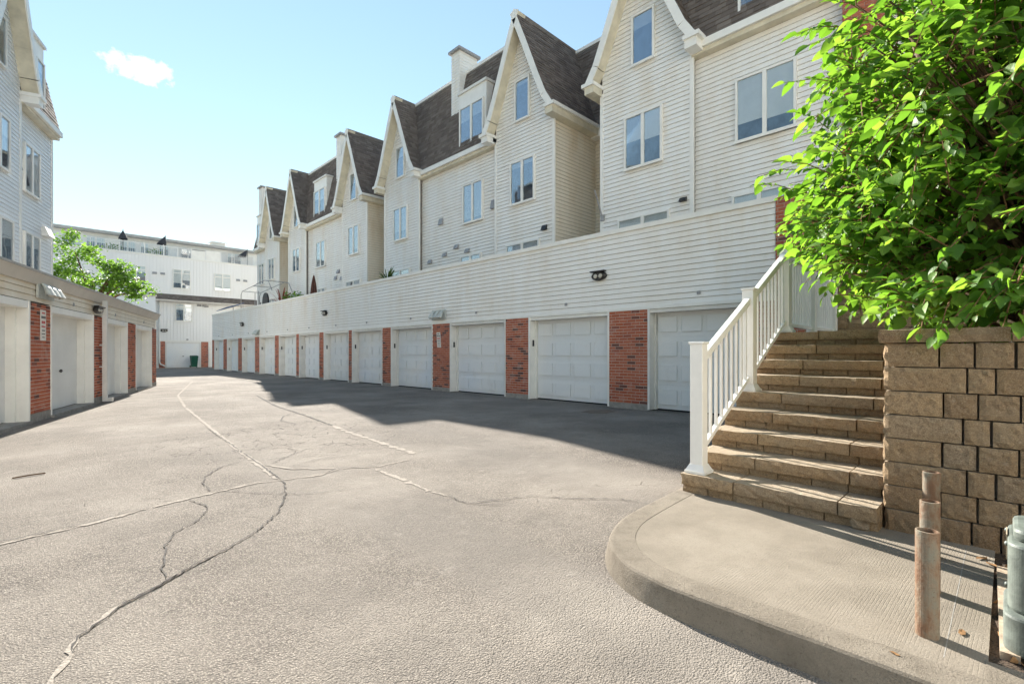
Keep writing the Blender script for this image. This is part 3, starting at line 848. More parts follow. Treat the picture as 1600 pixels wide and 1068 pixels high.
def mansard(h, F, a0, a1, shift, gl=None, gr=None, single=False, cut=None):
    """roof slope between a0 and a1; gl / gr are the centres of gables that cut into its ends"""
    e = DMID - .24 + shift; t_ = DTOP + shift
    lo = lambda z: a0 if gl is None else gl + prof_w(z) - .06
    hi = lambda z: a1 if gr is None else gr - prof_w(z) + .06
    dz = lambda z: e + (t_ - e) * (z - 8.7) / (TOPZ - 8.7)
    core = MB(F); zs = [8.7] + [APEX + q for w, q in PROF[-1:0:-1]] + [TOPZ]
    for z0, z1 in zip(zs, zs[1:]):
        core.hexa([(lo(z0), dz(z0), z0), (hi(z0), dz(z0), z0), (hi(z0), 20, z0), (lo(z0), 20, z0), (lo(z1), dz(z1), z1), (hi(z1), dz(z1), z1), (hi(z1), 20, z1), (lo(z1), 20, z1)])
    core.build('mansard_core', 'roof_flat', h)
    L = math.hypot(t_ - e, TOPZ - 8.7); dn, zn = (TOPZ - 8.7) / L, (t_ - e) / L
    nrm = Vector(F(0, -dn, zn)) - Vector(F(0, 0, 0))
    def rows(t):
        if t >= L - .03: return None
        f = min(t, L) / L; z = 8.7 + (TOPZ - 8.7) * f
        return (lambda u: Vector(F(u, e + (t_ - e) * f, z))), nrm, lo(z), hi(z)
    shingles(h, rows, single, cut=cut)
    MB(F).box(lo(TOPZ), hi(TOPZ), t_ - .04, t_ + .25, TOPZ + .002, TOPZ + .12).build('roof_edge_trim', 'trim', h)

def midwall(h, F, a0, a1, single, mat='siding', wins=(), slot=(), dormer=None, base=3.15, cover=None, blind=.5, dormer_lites=2):
    c0, c1 = cover or (a0 - 1.2, a1 + 1.2)
    MB(F).box(a0 - .02, a1 + .02, DMID + .002, 13.72, base, 8.72).build('wall_core', 'sheathing', h)
    siding(h, F, a0, a1, base, 8.46, DMID, mat, None, .117, single)
    MB(F).box(a0, a1, DMID - .22, DMID + .01, 8.46, 8.56).build('eave_soffit', 'soffit', h)
    MB(F).box(a0, a1, DMID - .30, DMID - .05, 8.561, 8.73).build('gutter', 'trim', h)
    for (w0, w1) in wins: window(h, F, w0, w1, 6.10, 7.58, DMID - .01, 2, blind)
    for (w0, w1) in slot: window(h, F, w0, w1, 3.6, 4.92, DMID - .01, 2, .2)
    if dormer:
        q0, q1 = dormer; zt = 11.0; df = DMID - .10
        dm = MB(F).box(q0, q1, df, 12.6, 8.73, zt).build('dormer', 'trim', h)
        MB(F).box(q0 - .05, q1 + .05, df - .06, 12.4, zt + .001, zt + .09).build('dormer_cap', 'trim_grey', dm)
        window(h, F, q0 + .1, q1 - .1, 8.84, 10.45, df - .002, dormer_lites, .3, sill=False)

def chimney(h, F, a0, a1, d0, d1, z0, z1, mat='siding'):
    c = MB(F).box(a0, a1, d0, d1, z0, z1).build('chimney', 'trim_grey' if mat == 'siding' else 'mortar', h)
    if mat == 'siding':
        J = MB(F)
        n = int((z1 - z0) / .117)
        for i in range(n):
            b, t = z0 + i * .117, z0 + (i + 1) * .117
            J.prism([(a0, d0 - .017, b), (a0, d0 - .002, t), (a0, d0 + .01, b)], [(a1, d0 - .017, b), (a1, d0 - .002, t), (a1, d0 + .01, b)])
            for a, s in ((a0, -1), (a1, 1)):
                J.prism([(a + s * .017, d0, b), (a + s * .002, d0, t), (a - s * .01, d0, b)], [(a + s * .017, d1, b), (a + s * .002, d1, t), (a - s * .01, d1, b)])
        J.build('siding', mat, c, kind='stuff')
        MB(F).box(a0 - .1, a1 + .1, d0 - .1, d1 + .1, z1 + .001, z1 + .1).build('chimney_cap', 'grey_metal', c)
    else:
        J = MB(F); n = int((z1 - z0) / .0675)
        for i in range(n):
            zc = z0 + i * .0675
            for (ax, lo, hi, f0) in (('a', a0, a1, d0), ('d', d0, d1, a0), ('d2', d0, d1, a1)):
                u = lo - (.105 if i % 2 else 0)
                while u < hi - .02:
                    l, r = max(u, lo), min(u + .2, hi)
                    if ax == 'a': J.box(l, r, f0 - .01, f0 + .02, zc, zc + .0575)
                    elif ax == 'd': J.box(f0 - .01, f0 + .02, l, r, zc, zc + .0575)
                    else: J.box(f0 - .02, f0 + .01, l, r, zc, zc + .0575)
                    u += .21
        J.build('bricks', 'brick_joined', c, kind='stuff')
        MB(F).box(a0 - .05, a1 + .05, d0 - .05, d1 + .05, z1 + .001, z1 + .1).build('chimney_cap', 'concrete_base', c)
def vent(h, F, a, d, z, w=.13, hh=.13, mat='grey_metal'):
    MB(F).hexa([(a - w, d - .10, z - hh), (a + w, d - .10, z - hh), (a + w, d, z - hh), (a - w, d, z - hh), (a - w, d - .03, z + hh), (a + w, d - .03, z + hh), (a + w, d, z + hh), (a - w, d, z + hh)]).build('wall_vent', mat, h)
def recess(h, F, a0, a1, cover0, cover1):
    MB(F).box(a0 - .3, a1 + .3, 13.672, 14.3, 3.15, 8.72).build('wall_core', 'sheathing', h)
    siding(h, F, a0, a1, 3.15, 8.46, 13.67, 'siding_old', None, .117, False)
    MB(F).box(a0 - .1, a1 + .1, 13.4, 13.68, 8.46, 8.7).build('gutter', 'trim', h)
    window(h, F, a0 + .25, a0 + .95, 4.9, 6.3, 13.66, 1, .2)
    mansard(h, F, a0 - .3, a1 + .3, 2.05, cover0, cover1)

HALF = 1.32
h1 = thing('town_house', (13, 4.5, 3.1), 'nearest white gabled house above the stairs, partly behind the leafy tree', 'house', 'gabled houses above the right garages')
gable(h1, FR, 6.73, HALF, 1, True, blind=.55)
midwall(h1, FR, -2.5, 5.40, True, wins=[(3.15, 4.42)], slot=[(3.3, 4.5)], dormer=(2.9, 4.42), cover=(-2.5, 6.6), blind=.75)
mansard(h1, FR, -2.5, 5.6, 0, None, 6.73, True, lambda u, t: 4.2 < u and t < 1.3)
vent(h1, FR, 5.62, D0 - .01, 5.06, .09, .05, 'black')
m = MB(FR); m.tube([(8.02, 11.46, 5.1), (8.0, 11.3, 5.35), (7.98, 11.05, 5.75)], .022).box(7.94, 8.06, 11.43, 11.47, 4.98, 5.15)
m.build('flag_bracket', 'grey_metal', h1)
chimney(h1, FR, 1.62, 2.28, 11.42, 12.3, 3.15, 13.2, 'brick')

h2 = thing('town_house', (13, 15, 3.1), 'second white house with two steep gables, dormer and tall siding chimney', 'house', 'gabled houses above the right garages')
gable(h2, FR, 11.16, HALF, -1, True, blind=.12)
gable(h2, FR, 18.58, HALF + .05, 1, False, blind=.75)
midwall(h2, FR, 12.48, 17.2, True, wins=[(13.3, 14.45)], slot=[(13.4, 14.6)], dormer=(13.05, 14.62), blind=.85)
mansard(h2, FR, 12.3, 17.6, 0, 11.16, 18.58)
recess(h2, FR, 8.07, 9.85, 6.74, 11.16)
chimney(h2, FR, 14.95, 15.45, 11.85, 12.75, 10.6, 13.05)
vent(h2, FR, 15.85, DMID - .01, 6.5); vent(h2, FR, 12.72, DMID - .01, 6.52, .14, .16); vent(h2, FR, 10.2, D0 - .01, 5.2, .1, .08, 'black')
for a, z in ((15.6, 5.15), (14.85, 5.35), (14.2, 5.1), (16.6, 5.0)): vent(h2, FR, a, DMID - .01, z, .12, .08)

h3 = thing('town_house', (13, 26.7, 3.1), 'third white gabled house, behind the closed brown umbrella', 'house', 'gabled houses above the right garages')
gable(h3, FR, 22.93, HALF - .02, -1, False, blind=.85)
gable(h3, FR, 30.35, HALF, 1, False, blind=.4)
midwall(h3, FR, 24.24, 29.02, False, wins=[(26.6, 27.8)], slot=[(26.6, 27.6)], dormer=(26.3, 27.95), blind=.8)
mansard(h3, FR, 24.0, 29.4, 0, 22.93, 30.35)
recess(h3, FR, 19.95, 21.6, 18.58, 22.93)
chimney(h3, FR, 25.15, 25.7, 11.85, 12.75, 10.6, 13.0)
for a, z in ((25.3, 5.3), (25.0, 5.6), (24.6, 5.2)): vent(h3, FR, a, DMID - .01, z, .14, .1)

h4 = thing('town_house', (13, 36, 3.1), 'farthest white gabled house at the end of the right garage row', 'house', 'gabled houses above the right garages')
gable(h4, FR, 34.65, HALF, -1, False, blind=.3)
midwall(h4, FR, 35.95, 38.25, False, wins=[(36.6, 37.7)], slot=[(36.6, 37.6)], dormer=(36.5, 37.9), cover=(34.6, 38.25), blind=.3)
mansard(h4, FR, 35.7, 38.25, 0, 34.65, None)
recess(h4, FR, 31.7, 33.35, 30.35, 34.65)
siding(h4, FR, DMID, 20, 3.15, 8.5, 38.27, 'siding', 1, .117, False)
chimney(h4, FR, 37.55, 38.15, 11.75, 12.9, 10.6, 13.15)
chimney(h4, FR, 35.6, 36.6, 13.6, 14.6, 12.0, 13.55, 'brick')
vent(h4, FR, 36.2, DMID - .01, 6.6, .14, .14, 'black')

lh = thing('town_house', FLH(18, 13, 0), 'shaded white house rising behind the left garages', 'house')
gable(lh, FLH, 17.57, HALF, 0, True, mat='siding_blue', blind=.35, base=2.5)
midwall(lh, FLH, 18.9, 21.72, True, 'siding_blue', wins=[(19.5, 20.62)], slot=[(19.5, 20.62)], dormer=(19.4, 20.75), cover=(17.5, 21.72), base=2.5, blind=.25)
mansard(lh, FLH, 18.7, 21.72, 0, 17.57, None)
midwall(lh, FLH, 10.5, 16.24, False, 'siding_blue', wins=[(14.4, 15.6), (11.6, 12.8)], base=2.5, cover=(10.5, 17.5))
mansard(lh, FLH, 10.5, 16.5, 0, None, 17.57)
siding(lh, FLH, DMID, 20, 2.5, 8.5, 21.74, 'siding_blue', 1, .117, False)
MB(FLH).box(21.66, 21.78, DMID - .03, DMID + .05, 2.5, 8.5).build('corner_trim', 'trim', lh)
MB(FLH).hexa([(20.85, DMID - .22, 5.05), (21.35, DMID - .22, 5.05), (21.35, DMID, 5.05), (20.85, DMID, 5.05), (20.85, DMID - .1, 5.35), (21.35, DMID - .1, 5.35), (21.35, DMID, 5.35), (20.85, DMID, 5.35)]).build('vent_hood', 'trim_grey', lh)
vent(lh, FLH, 19.15, DMID - .01, 6.75, .12, .12)

# unseen house added behind the viewpoint, bouncing sunlight onto the shaded facades
def FN(a, d, z): return (-a, -7.6 - (d - 11.5), z)
fill_house = thing('town_house', (-3, -9.6, 0), 'unseen white gabled house added behind the viewpoint to bounce sunlight', 'house')
MB(FN).box(-8, 14, DMID + .02, 18, 0, 3.2).build('ground_floor', 'siding', fill_house)
for a in (-4, 0, 4, 8):
    MB(FN).box(a - 1.2, a + 1.2, DMID - .02, DMID + .02, .02, 2.2).build('garage_door', 'door', fill_house)
gable(fill_house, FN, -5.2, HALF, 0, False, blind=.5); gable(fill_house, FN, 2.5, HALF, 0, False, blind=.4); gable(fill_house, FN, 10.2, HALF, 0, False, blind=.6)
midwall(fill_house, FN, -3.86, 1.16, False, wins=[(-2, -.8)], slot=[(-2, -.8)], dormer=(-2.2, -.6)); mansard(fill_house, FN, -3.8, 1.2, 0, -5.2, 2.5)
midwall(fill_house, FN, 3.84, 8.86, False, wins=[(5.5, 6.7)], slot=[(5.5, 6.7)], dormer=(5.3, 6.9)); mansard(fill_house, FN, 3.8, 8.9, 0, 2.5, 10.2)

# ------------------------------------------------------------------ far building
fb = thing('terrace_building', (8, 54, 0), 'far white building with rooftop terraces closing the end of the lane', 'building')
X0, X1 = -6., 18.
MB(FB).box(X0, X1, .02, 12, 0, 9.4).build('wall', 'far_siding', fb)
J = MB(FB); x = X0
while x < X1:
    J.box(x, x + .05, -.012, .02, 6.2, 9.38)
    if x > 7.2: J.box(x, x + .05, -.012, .02, 2.3, 5.75)
    x += .24
J.build('battens', 'far_siding', fb, kind='stuff')
MB(FB).box(X0, X1, -.04, .3, 9.38, 9.5).build('parapet_cap', 'trim', fb)
MB(FB).box(7.3, X1, -.03, .02, 2.24, 2.32).build('starter_strip', 'trim', fb)
def rows(t):
    L = math.hypot(.5, .55)
    if t >= L - .03: return None
    f = min(t, L) / L
    return (lambda u: Vector((u, 49.48 + .5 * f, 5.74 + .55 * f))), Vector((0, -.74, .67)), 6.9, X1
MB(FB).prism([(6.9, -.52, 5.72), (6.9, .02, 6.27), (6.9, .02, 5.72)], [(X1, -.52, 5.72), (X1, .02, 6.27), (X1, .02, 5.72)]).build('skirt_roof', 'roof_flat', fb)
shingles(fb, rows)
MB(FB).box(6.88, X1, -.56, -.50, 5.62, 5.74).build('gutter', 'fascia', fb)
for (w0, w1, z0, z1, bl) in ((5.45, 6.72, 6.85, 8.43, .2), (8.55, 9.85, 6.80, 8.43, .6), (11.65, 13.0, 6.85, 8.42, .9), (8.75, 9.98, 4.0, 5.52, .35)):
    window(fb, FB, w0, w1, z0, z1, -.005, 2, bl, transom=True)
for a, z in ((7.3, 7.95), (7.85, 7.95), (13.6, 8.0), (14.2, 8.0), (10.5, 5.45), (10.9, 5.45), (11.05, 5.4)): vent(fb, FB, a, -.01, z, .16, .09)
brick_pier(fb, FB, 7.6, 8.02, -.02, 0.0, 2.24, R(-90), False); brick_pier(fb, FB, 10.66, 11.2, -.02, 0, 2.24, R(-90), False)
MB(FB).box(7.0, 7.59, -.02, .1, 0, 2.24).box(11.25, 11.42, -.03, .1, 0, 2.24).build('end_panel', 'trim', fb)
m = MB(FB); m.box(8.05, 8.13, -.03, .1, 0, 2.2).box(10.55, 10.63, -.03, .1, 0, 2.2).box(8.13, 10.55, -.03, .1, 2.08, 2.2)
m.build('door_frame', 'trim_grey', fb)
m = MB(FB)
for k in range(4): m.box(8.14, 10.54, -.01, .05, .04 + .51 * k, .04 + .51 * k + .5)
gd = m.build('garage_door', 'door', fb)
MB(FB).box(9.25, 9.37, -.04, -.01, .95, 1.0).build('lock_handle', 'dark_metal', gd)
MB(FB).box(9.55, 9.70, -.02, .02, 2.36, 2.48).build('number_plate', 'grey_metal', fb)
m = MB(FB); m.tube([(7.62, -.10, 5.62), (7.62, -.10, .5), (7.68, -.16, .32), (8.0, -.3, .14)], .06)
m.build('downpipe', 'trim', fb, True)
wall_light(FB, 7.95, -.015, 3.15, 'dark oval light above the far garage door', .26, .13)
# recessed top storey and its roof
MB(FB).box(X0, X1, 2.0, 10, 9.3, 11.0).build('top_storey_wall', 'trim', fb)
MB(FB).box(X0 - .2, X1 + .2, 1.55, 10.4, 11.001, 11.22).build('roof_edge', 'metal_edge', fb)
for w0, w1 in ((1.7, 2.5), (3.1, 4.3), (5.2, 6.3), (6.6, 7.2), (7.9, 8.6), (9.5, 10.6), (11.2, 12.3), (13.2, 14.4)):
    window(fb, FB, w0, w1, 9.35, 10.75, 1.995, 2, .3, sill=False)
MB(FB).box(12.2, 13.3, 3, 4, 11.221, 11.75).box(12.1, 13.4, 2.9, 4.1, 11.751, 11.85).build('roof_vent_box', 'trim', fb)
# balustrade: panels of bars, lattice and boards
m = MB(FB); m.box(X0, 11.0, .12, .16, 10.28, 10.34)
rl = m.build('terrace_rail', 'rail', fb)
J = MB(FB); x = X0
while x < 8.9:
    J.box(x, x + .022, .125, .15, 9.5, 10.28); x += .13
J.build('balusters', 'rail', rl, kind='stuff')
for x in (1.0, 3.2, 5.0, 6.6, 7.9, 8.9, 9.9, 11.0, 12.2, 13.1, 14.9): MB(FB).box(x, x + .07, .10, .17, 9.5, 10.42).build('rail_post', 'rail', rl)
def lattice(x0, x1, z0, z1):
    J = MB(FB); s_ = .15; n_ = int((x1 - x0 + z1 - z0) / s_)
    for k in range(n_ + 1):
        o = k * s_
        for sg in (0, 1):
            p0 = (o, 0) if o <= x1 - x0 else (x1 - x0, o - (x1 - x0))
            p1 = (0, o) if o <= z1 - z0 else (o - (z1 - z0), z1 - z0)
            if sg: p0, p1 = (x1 - x0 - p0[0], p0[1]), (x1 - x0 - p1[0], p1[1])
            if abs(p0[0] - p1[0]) < .02: continue
            dx, dz = .016, .016 * (1 if sg else 1)
            y = .13 + .012 * sg
            J.hexa([(x0 + p0[0] - dx, y, z0 + p0[1]), (x0 + p0[0] + dx, y, z0 + p0[1]), (x0 + p0[0] + dx, y + .01, z0 + p0[1]), (x0 + p0[0] - dx, y + .01, z0 + p0[1]),
                    (x0 + p1[0] - dx, y, z0 + p1[1]), (x0 + p1[0] + dx, y, z0 + p1[1]), (x0 + p1[0] + dx, y + .01, z0 + p1[1]), (x0 + p1[0] - dx, y + .01, z0 + p1[1])])
    J.build('lattice_panel', 'lattice', rl, kind='stuff')
lattice(8.97, 9.9, 9.55, 10.4); lattice(12.27, 13.1, 9.55, 10.5); lattice(13.17, 14.9, 9.55, 10.3)
MB(FB).box(9.97, 12.2, .12, .15, 9.52, 10.4).build('privacy_board', 'trim', rl)
def closed_umbrella(F, a, d, z, hgt, w, mat, label, slant=0, cat='umbrella'):
    o = thing('garden_umbrella', F(a, d, z), label, cat)
    p = Vector(F(a, d, z)); 
    MB().tube([p, p + Vector((0, 0, hgt + .08))], .025, 8).build('pole', 'trim_grey', o)
    m = MB(); n_ = 16; prof = [(w * .55, .34), (w * .5, .30), (w * .42, .55), (w * .30, .78), (w * .08, 1.0)]
    V = []
    for r_, f in prof:
        V.append([(p.x + r_ * (1 + .28 * math.cos(k * math.pi)) * math.cos(k * 2 * math.pi / n_), p.y + r_ * (1 + .28 * math.cos(k * math.pi)) * math.sin(k * 2 * math.pi / n_), p.z + hgt * f) for k in range(n_)])
    for A, B in zip(V, V[1:]):
        for k in range(n_): m.poly([A[k], A[(k + 1) % n_], B[(k + 1) % n_], B[k]])
    m.poly(V[-1]); m.build('folded_canopy', mat, o, True)
def half_open_umbrella(a, d, z, label, k=1, slant=0):
    o = thing('garden_umbrella', FB(a, d, z), label, 'umbrella')
    p = Vector(FB(a, d, z))
    MB().tube([p, p + Vector((0, 0, 2.0))], .025, 8).build('pole', 'dark_metal', o)
    m = MB(); ring = []
    for r_, zz in ((.33, 1.25), (.35, 1.2), (.24, 1.5), (.03, 1.9)):
        ring.append([(p.x + r_ * k * math.cos(t * math.pi / 4) * (1 if t % 2 else .9) + slant * (2.02 - zz), p.y + r_ * math.sin(t * math.pi / 4), p.z + zz) for t in range(8)])
    for A, B in zip(ring, ring[1:]):
        for t in range(8): m.poly([A[t], A[(t + 1) % 8], B[(t + 1) % 8], B[t]])
    m.build('canopy', 'umbrella_dark', o)
half_open_umbrella(5.3, .7, 9.35, 'dark pointed umbrella above the far terrace, leftmost of three')
half_open_umbrella(8.15, .6, 9.3, 'dark umbrella above the railing of the far terrace, middle of three', 1.1, -.35)
half_open_umbrella(14.6, .7, 9.1, 'dark umbrella at the right end of the far terrace, behind lattice', 1.2, -.6)
def bush(name, c, rx, ry, rz, n, size, mat, label, cat, group=None):
    o = thing(name, (c[0], c[1], c[2] - rz), label, cat, group)
    m = MB()
    for _ in range(n):
        v = Vector((random.gauss(0, 1), random.gauss(0, 1), random.gauss(0, 1))).normalized() * random.uniform(.5, 1)
        leaf_quad(m, Vector((c[0] + v.x * rx, c[1] + v.y * ry, c[2] + v.z * rz)), size)
    m.build('foliage', mat, o, kind='stuff')
    MB().tube([(c[0], c[1], c[2] - rz), (c[0], c[1], c[2])], .02, 6).build('stem', 'bark', o)
    return o
def leaf_quad(m, p, size):
    x = Vector((random.gauss(0, 1), random.gauss(0, 1), random.gauss(0, .6))).normalized()
    y = x.cross(Vector((random.gauss(0, 1), random.gauss(0, 1), random.gauss(0, 1)))).normalized()
    s_ = size * random.uniform(.6, 1.25)
    m.poly([p - x * s_, p + y * s_ * .45, p + x * s_, p - y * s_ * .45])
for a, lab in ((4.7, 'left'), (7.35, 'right')):
    bush('potted_plant', FB(a, .6, 9.75), .7, .25, .35, 160, .09, 'leaf_small', 'green plants behind the terrace railing, %s clump' % lab, 'plant')
# low wing in front of the far building
lw = thing('low_wing', (5, 46, 0), 'low flat roofed white wing just beyond the left garages', 'building')
ring = [(6.5, 44.1), (6.5, 49.3), (-2, 49.3), (-2, 46.83)]
MB().prism([(*p, 0) for p in ring], [(*p, 5.42) for p in ring]).build('wall', 'siding_blue', lw)
ring2 = [(6.56, 44.0), (6.56, 49.4), (-2, 49.4), (-2, 46.73)]
MB().prism([(*p, 5.421) for p in ring2], [(*p, 5.53) for p in ring2]).build('roof_edge', 'metal_edge', lw)

# green bin
gb = thing('wheeled_bin', (10.0, 49.35, 0), 'green wheeled bin in front of the far garage door', 'bin')
MB().hexa([(9.80, 49.2, .06), (10.2, 49.2, .06), (10.2, 49.6, .06), (9.8, 49.6, .06), (9.74, 49.1, .92), (10.26, 49.1, .92), (10.26, 49.65, .92), (9.74, 49.65, .92)]).build('body', 'green_bin', gb, bevel=.02)
MB().hexa([(9.71, 49.07, .921), (10.29, 49.07, .921), (10.29, 49.7, .921), (9.71, 49.7, .921), (9.76, 49.12, 1.02), (10.24, 49.12, 1.02), (10.24, 49.66, 1.05), (9.76, 49.66, 1.05)]).build('lid', 'green_bin', gb, bevel=.02)
for s in (-1, 1): MB().tube([(10 + s * .22, 49.62, .1), (10 + s * .27, 49.62, .1)], .1, 12).build('wheel', 'black', gb)
MB().tube([(9.8, 49.74, .96), (10.2, 49.74, .96)], .02, 8).build('handle', 'green_bin', gb)

# ------------------------------------------------------------------ things on the garage terrace
closed_umbrella(FR, 25.2, 10.4, 3.2, 2.08, .34, 'umbrella_red', 'closed brown red umbrella standing on the garage terrace')
def spiky(c, n, L, mat, label, name='spiky_plant'):
    o = thing(name, c, label, 'plant')
    MB().lathe(c, [(.16, 0), (.2, .35), (.21, .36), (.17, .34)], 14).build('pot', 'pot', o)
    for _ in range(n):
        an, el = random.uniform(0, 6.28), random.uniform(.35, 1.4)
        d = Vector((math.cos(an) * math.cos(el), math.sin(an) * math.cos(el), math.sin(el)))
        sd_ = Vector((-math.sin(an), math.cos(an), 0)); l = L * random.uniform(.7, 1.05); p = Vector(c) + Vector((0, 0, .36)); m = MB(); w = .028 * L
        q = [p, p + d * l * .5, p + d * l * .8 - Vector((0, 0, .07 * l)), p + d * l - Vector((0, 0, .2 * l))]
        ww = [w * .6, w, w * .7, .002]
        for i in range(3): m.poly([q[i] - sd_ * ww[i], q[i] + sd_ * ww[i], q[i + 1] + sd_ * ww[i + 1], q[i + 1] - sd_ * ww[i + 1]])
        m.build('strap_leaf', mat, o)
spiky((10.4, 17.85, 3.75), 34, .95, 'leaf_palm', 'spiky green potted plant on the terrace between two houses')
spiky((10.4, 29.75, 3.7), 34, 1.35, 'red_leaf', 'tall red spiky plant near the far end of the terrace')
for k, a in enumerate((28.6, 27.7, 26.9)):
    bush('hedge_plant', (10.3, a, 4.25 - .06 * k), .25, .5, .5, 130, .08, 'leaf_small', ['low green shrub right beside the red spiky plant', 'low green shrub in the middle of the terrace planter', 'low green shrub nearest the closed umbrella'][k], 'shrub', 'shrubs along the far terrace')
fr = thing('canopy_frame', (10.2, 33.5, 3.2), 'bent metal canopy frame at the far end of the terrace', 'frame')
for dx in (9.95, 11.1): MB().tube([(dx, 35.9, 3.2), (dx, 35.9, 5.15), (dx, 35.6, 5.35), (dx, 31.3, 5.62), (dx, 30.6, 5.5), (dx, 30.0, 4.9)], .024, 8).build('bent_tube', 'grey_metal', fr, True)
for a, z in ((35.6, 5.35), (33.4, 5.49), (31.3, 5.62)): MB().tube([(9.95, a, z), (11.1, a, z)], .025, 6).build('cross_tube', 'grey_metal', fr)
for a in (34.2, 33.5): MB().tube([(10.3, a, 3.2), (10.3, a, 5.2)], .025, 6).build('upright', 'grey_metal', fr)
ch = thing('patio_chair', (10.3, 32.0, 3.2), 'black round backed patio chair behind the parapet', 'chair')
m = MB(); m.prism([(10.2, 32 + .5 * math.cos(k * math.pi / 10), 4.45 + .52 * math.sin(k * math.pi / 10)) for k in range(20)], [(10.28, 32 + .5 * math.cos(k * math.pi / 10), 4.45 + .52 * math.sin(k * math.pi / 10)) for k in range(20)])
m.build('backrest', 'black', ch); MB().box(10.2, 10.8, 31.6, 32.4, 3.75, 3.83).build('seat', 'black', ch)
for x in (10.25, 10.72):
    for y in (31.65, 32.3): MB().box(x, x + .05, y, y + .05, 3.2, 3.75).build('leg', 'black', ch)
aw = thing('awning', (10.2, 40, 3.2), 'small blue awning over the far end of the parapet', 'awning')
MB().hexa([(9.75, 38.6, 4.45), (9.75, 41.2, 4.35), (10.9, 41.2, 4.75), (10.9, 38.6, 4.85), (9.75, 38.6, 4.48), (9.75, 41.2, 4.38), (10.9, 41.2, 4.78), (10.9, 38.6, 4.88)]).build('cloth', 'blue_cloth', aw)
for a in (38.7, 41.1): MB().tube([(10.85, a, 3.2), (10.85, a, 4.72)], .025, 6).build('pole', 'grey_metal', aw)

# ------------------------------------------------------------------ stairs, railing, retaining walls
def rough_block(parent, name, x0, x1, y0, y1, z0, z1, faces=('x0',), amp=.008, res=.035, mat='block'):
    """a concrete block with a split, uneven face on the sides named (x0 faces the lane, y1 the stairs, y0)"""
    m = MB(); idx = {}
    nx, ny, nz_ = (max(1, int((b - a) / res + .5)) for a, b in ((x0, x1), (y0, y1), (z0, z1)))
    nx, ny, nz_ = min(nx, 6), min(ny, 14), min(nz_, 5)
    if 'x0' not in faces: ny = min(ny, 3)
    if 'y1' not in faces and 'y0' not in faces: nx = 1
    def V(i, j, k):
        if (i, j, k) in idx: return idx[(i, j, k)]
        p = Vector((x0 + (x1 - x0) * i / nx, y0 + (y1 - y0) * j / ny, z0 + (z1 - z0) * k / nz_))
        edge = (i in (0, nx)) + (j in (0, ny)) + (k in (0, nz_))
        if i == 0 and 'x0' in faces: p.x += random.uniform(-.4, 1) * amp + (.008 if edge > 1 else 0)
        if j == ny and 'y1' in faces: p.y += random.uniform(-1, .6) * amp * 1.5 - (.006 if edge > 1 else 0)
        if j == 0 and 'y0' in faces: p.y += random.uniform(-.6, 1) * amp
        if edge > 1 and k == nz_: p.z -= random.uniform(0, .004)
        m.v.append(tuple(p)); idx[(i, j, k)] = len(m.v) - 1; return idx[(i, j, k)]
    for j in range(ny):
        for k in range(nz_):
            m.f.append((V(0, j, k), V(0, j, k + 1), V(0, j + 1, k + 1), V(0, j + 1, k)))
            m.f.append((V(nx, j, k), V(nx, j + 1, k), V(nx, j + 1, k + 1), V(nx, j, k + 1)))
    for i in range(nx):
        for k in range(nz_):
            m.f.append((V(i, 0, k), V(i + 1, 0, k), V(i + 1, 0, k + 1), V(i, 0, k + 1)))
            m.f.append((V(i, ny, k), V(i, ny, k + 1), V(i + 1, ny, k + 1), V(i + 1, ny, k)))
    for i in range(nx):
        for j in range(ny):
            m.f.append((V(i, j, 0), V(i, j + 1, 0), V(i + 1, j + 1, 0), V(i + 1, j, 0)))
            m.f.append((V(i, j, nz_), V(i + 1, j, nz_), V(i + 1, j + 1, nz_), V(i, j + 1, nz_)))
    return m.build(name, mat, parent)
SX, RUN, RISE, SZ = 3.80, .281, .1525, .13
YL, YR = 1.90, .575
st = thing('stone_stairs', (5, 1.2, .1), 'brown concrete block stairs climbing beside the white railing', 'stairs')
for i in range(9):
    x, z = SX + RUN * i, SZ + RISE * i
    a = YL; cuts = [YL, YL - random.uniform(.40, .52), YR + random.uniform(.18, .30), YR] if i % 2 == 0 else [YL, YL - random.uniform(.44, .56), YR + random.uniform(.16, .28), YR]
    dep = .40 if i < 8 else .45
    for y1, y0 in zip(cuts, cuts[1:]):
        j = random.uniform(-.007, .007)
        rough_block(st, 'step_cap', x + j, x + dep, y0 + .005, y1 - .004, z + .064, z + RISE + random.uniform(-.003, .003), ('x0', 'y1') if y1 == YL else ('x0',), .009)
    y = YL - .012
    while y > YR + .03:
        w = random.uniform(.17, .235); y0 = max(y - w, YR)
        rough_block(st, 'riser_block', x + .035 + random.uniform(0, .008), x + .22, y0 + .004, y - .003, z - (.04 if i == 0 else -.001), z + .062, ('x0',), .006)
        y = y0
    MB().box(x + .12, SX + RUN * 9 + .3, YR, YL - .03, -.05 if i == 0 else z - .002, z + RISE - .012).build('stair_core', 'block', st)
LZ0 = SZ + 9 * RISE
MB().box(SX + 8 * RUN + .45, 8.5, YR - .02, YL + .02, 0, LZ0 - .004).build('landing_slab', 'kerb', st)
rough_block(st, 'broken_stone', 3.80, 3.92, .62, .72, .11, .2, ('x0', 'y1'), .02)

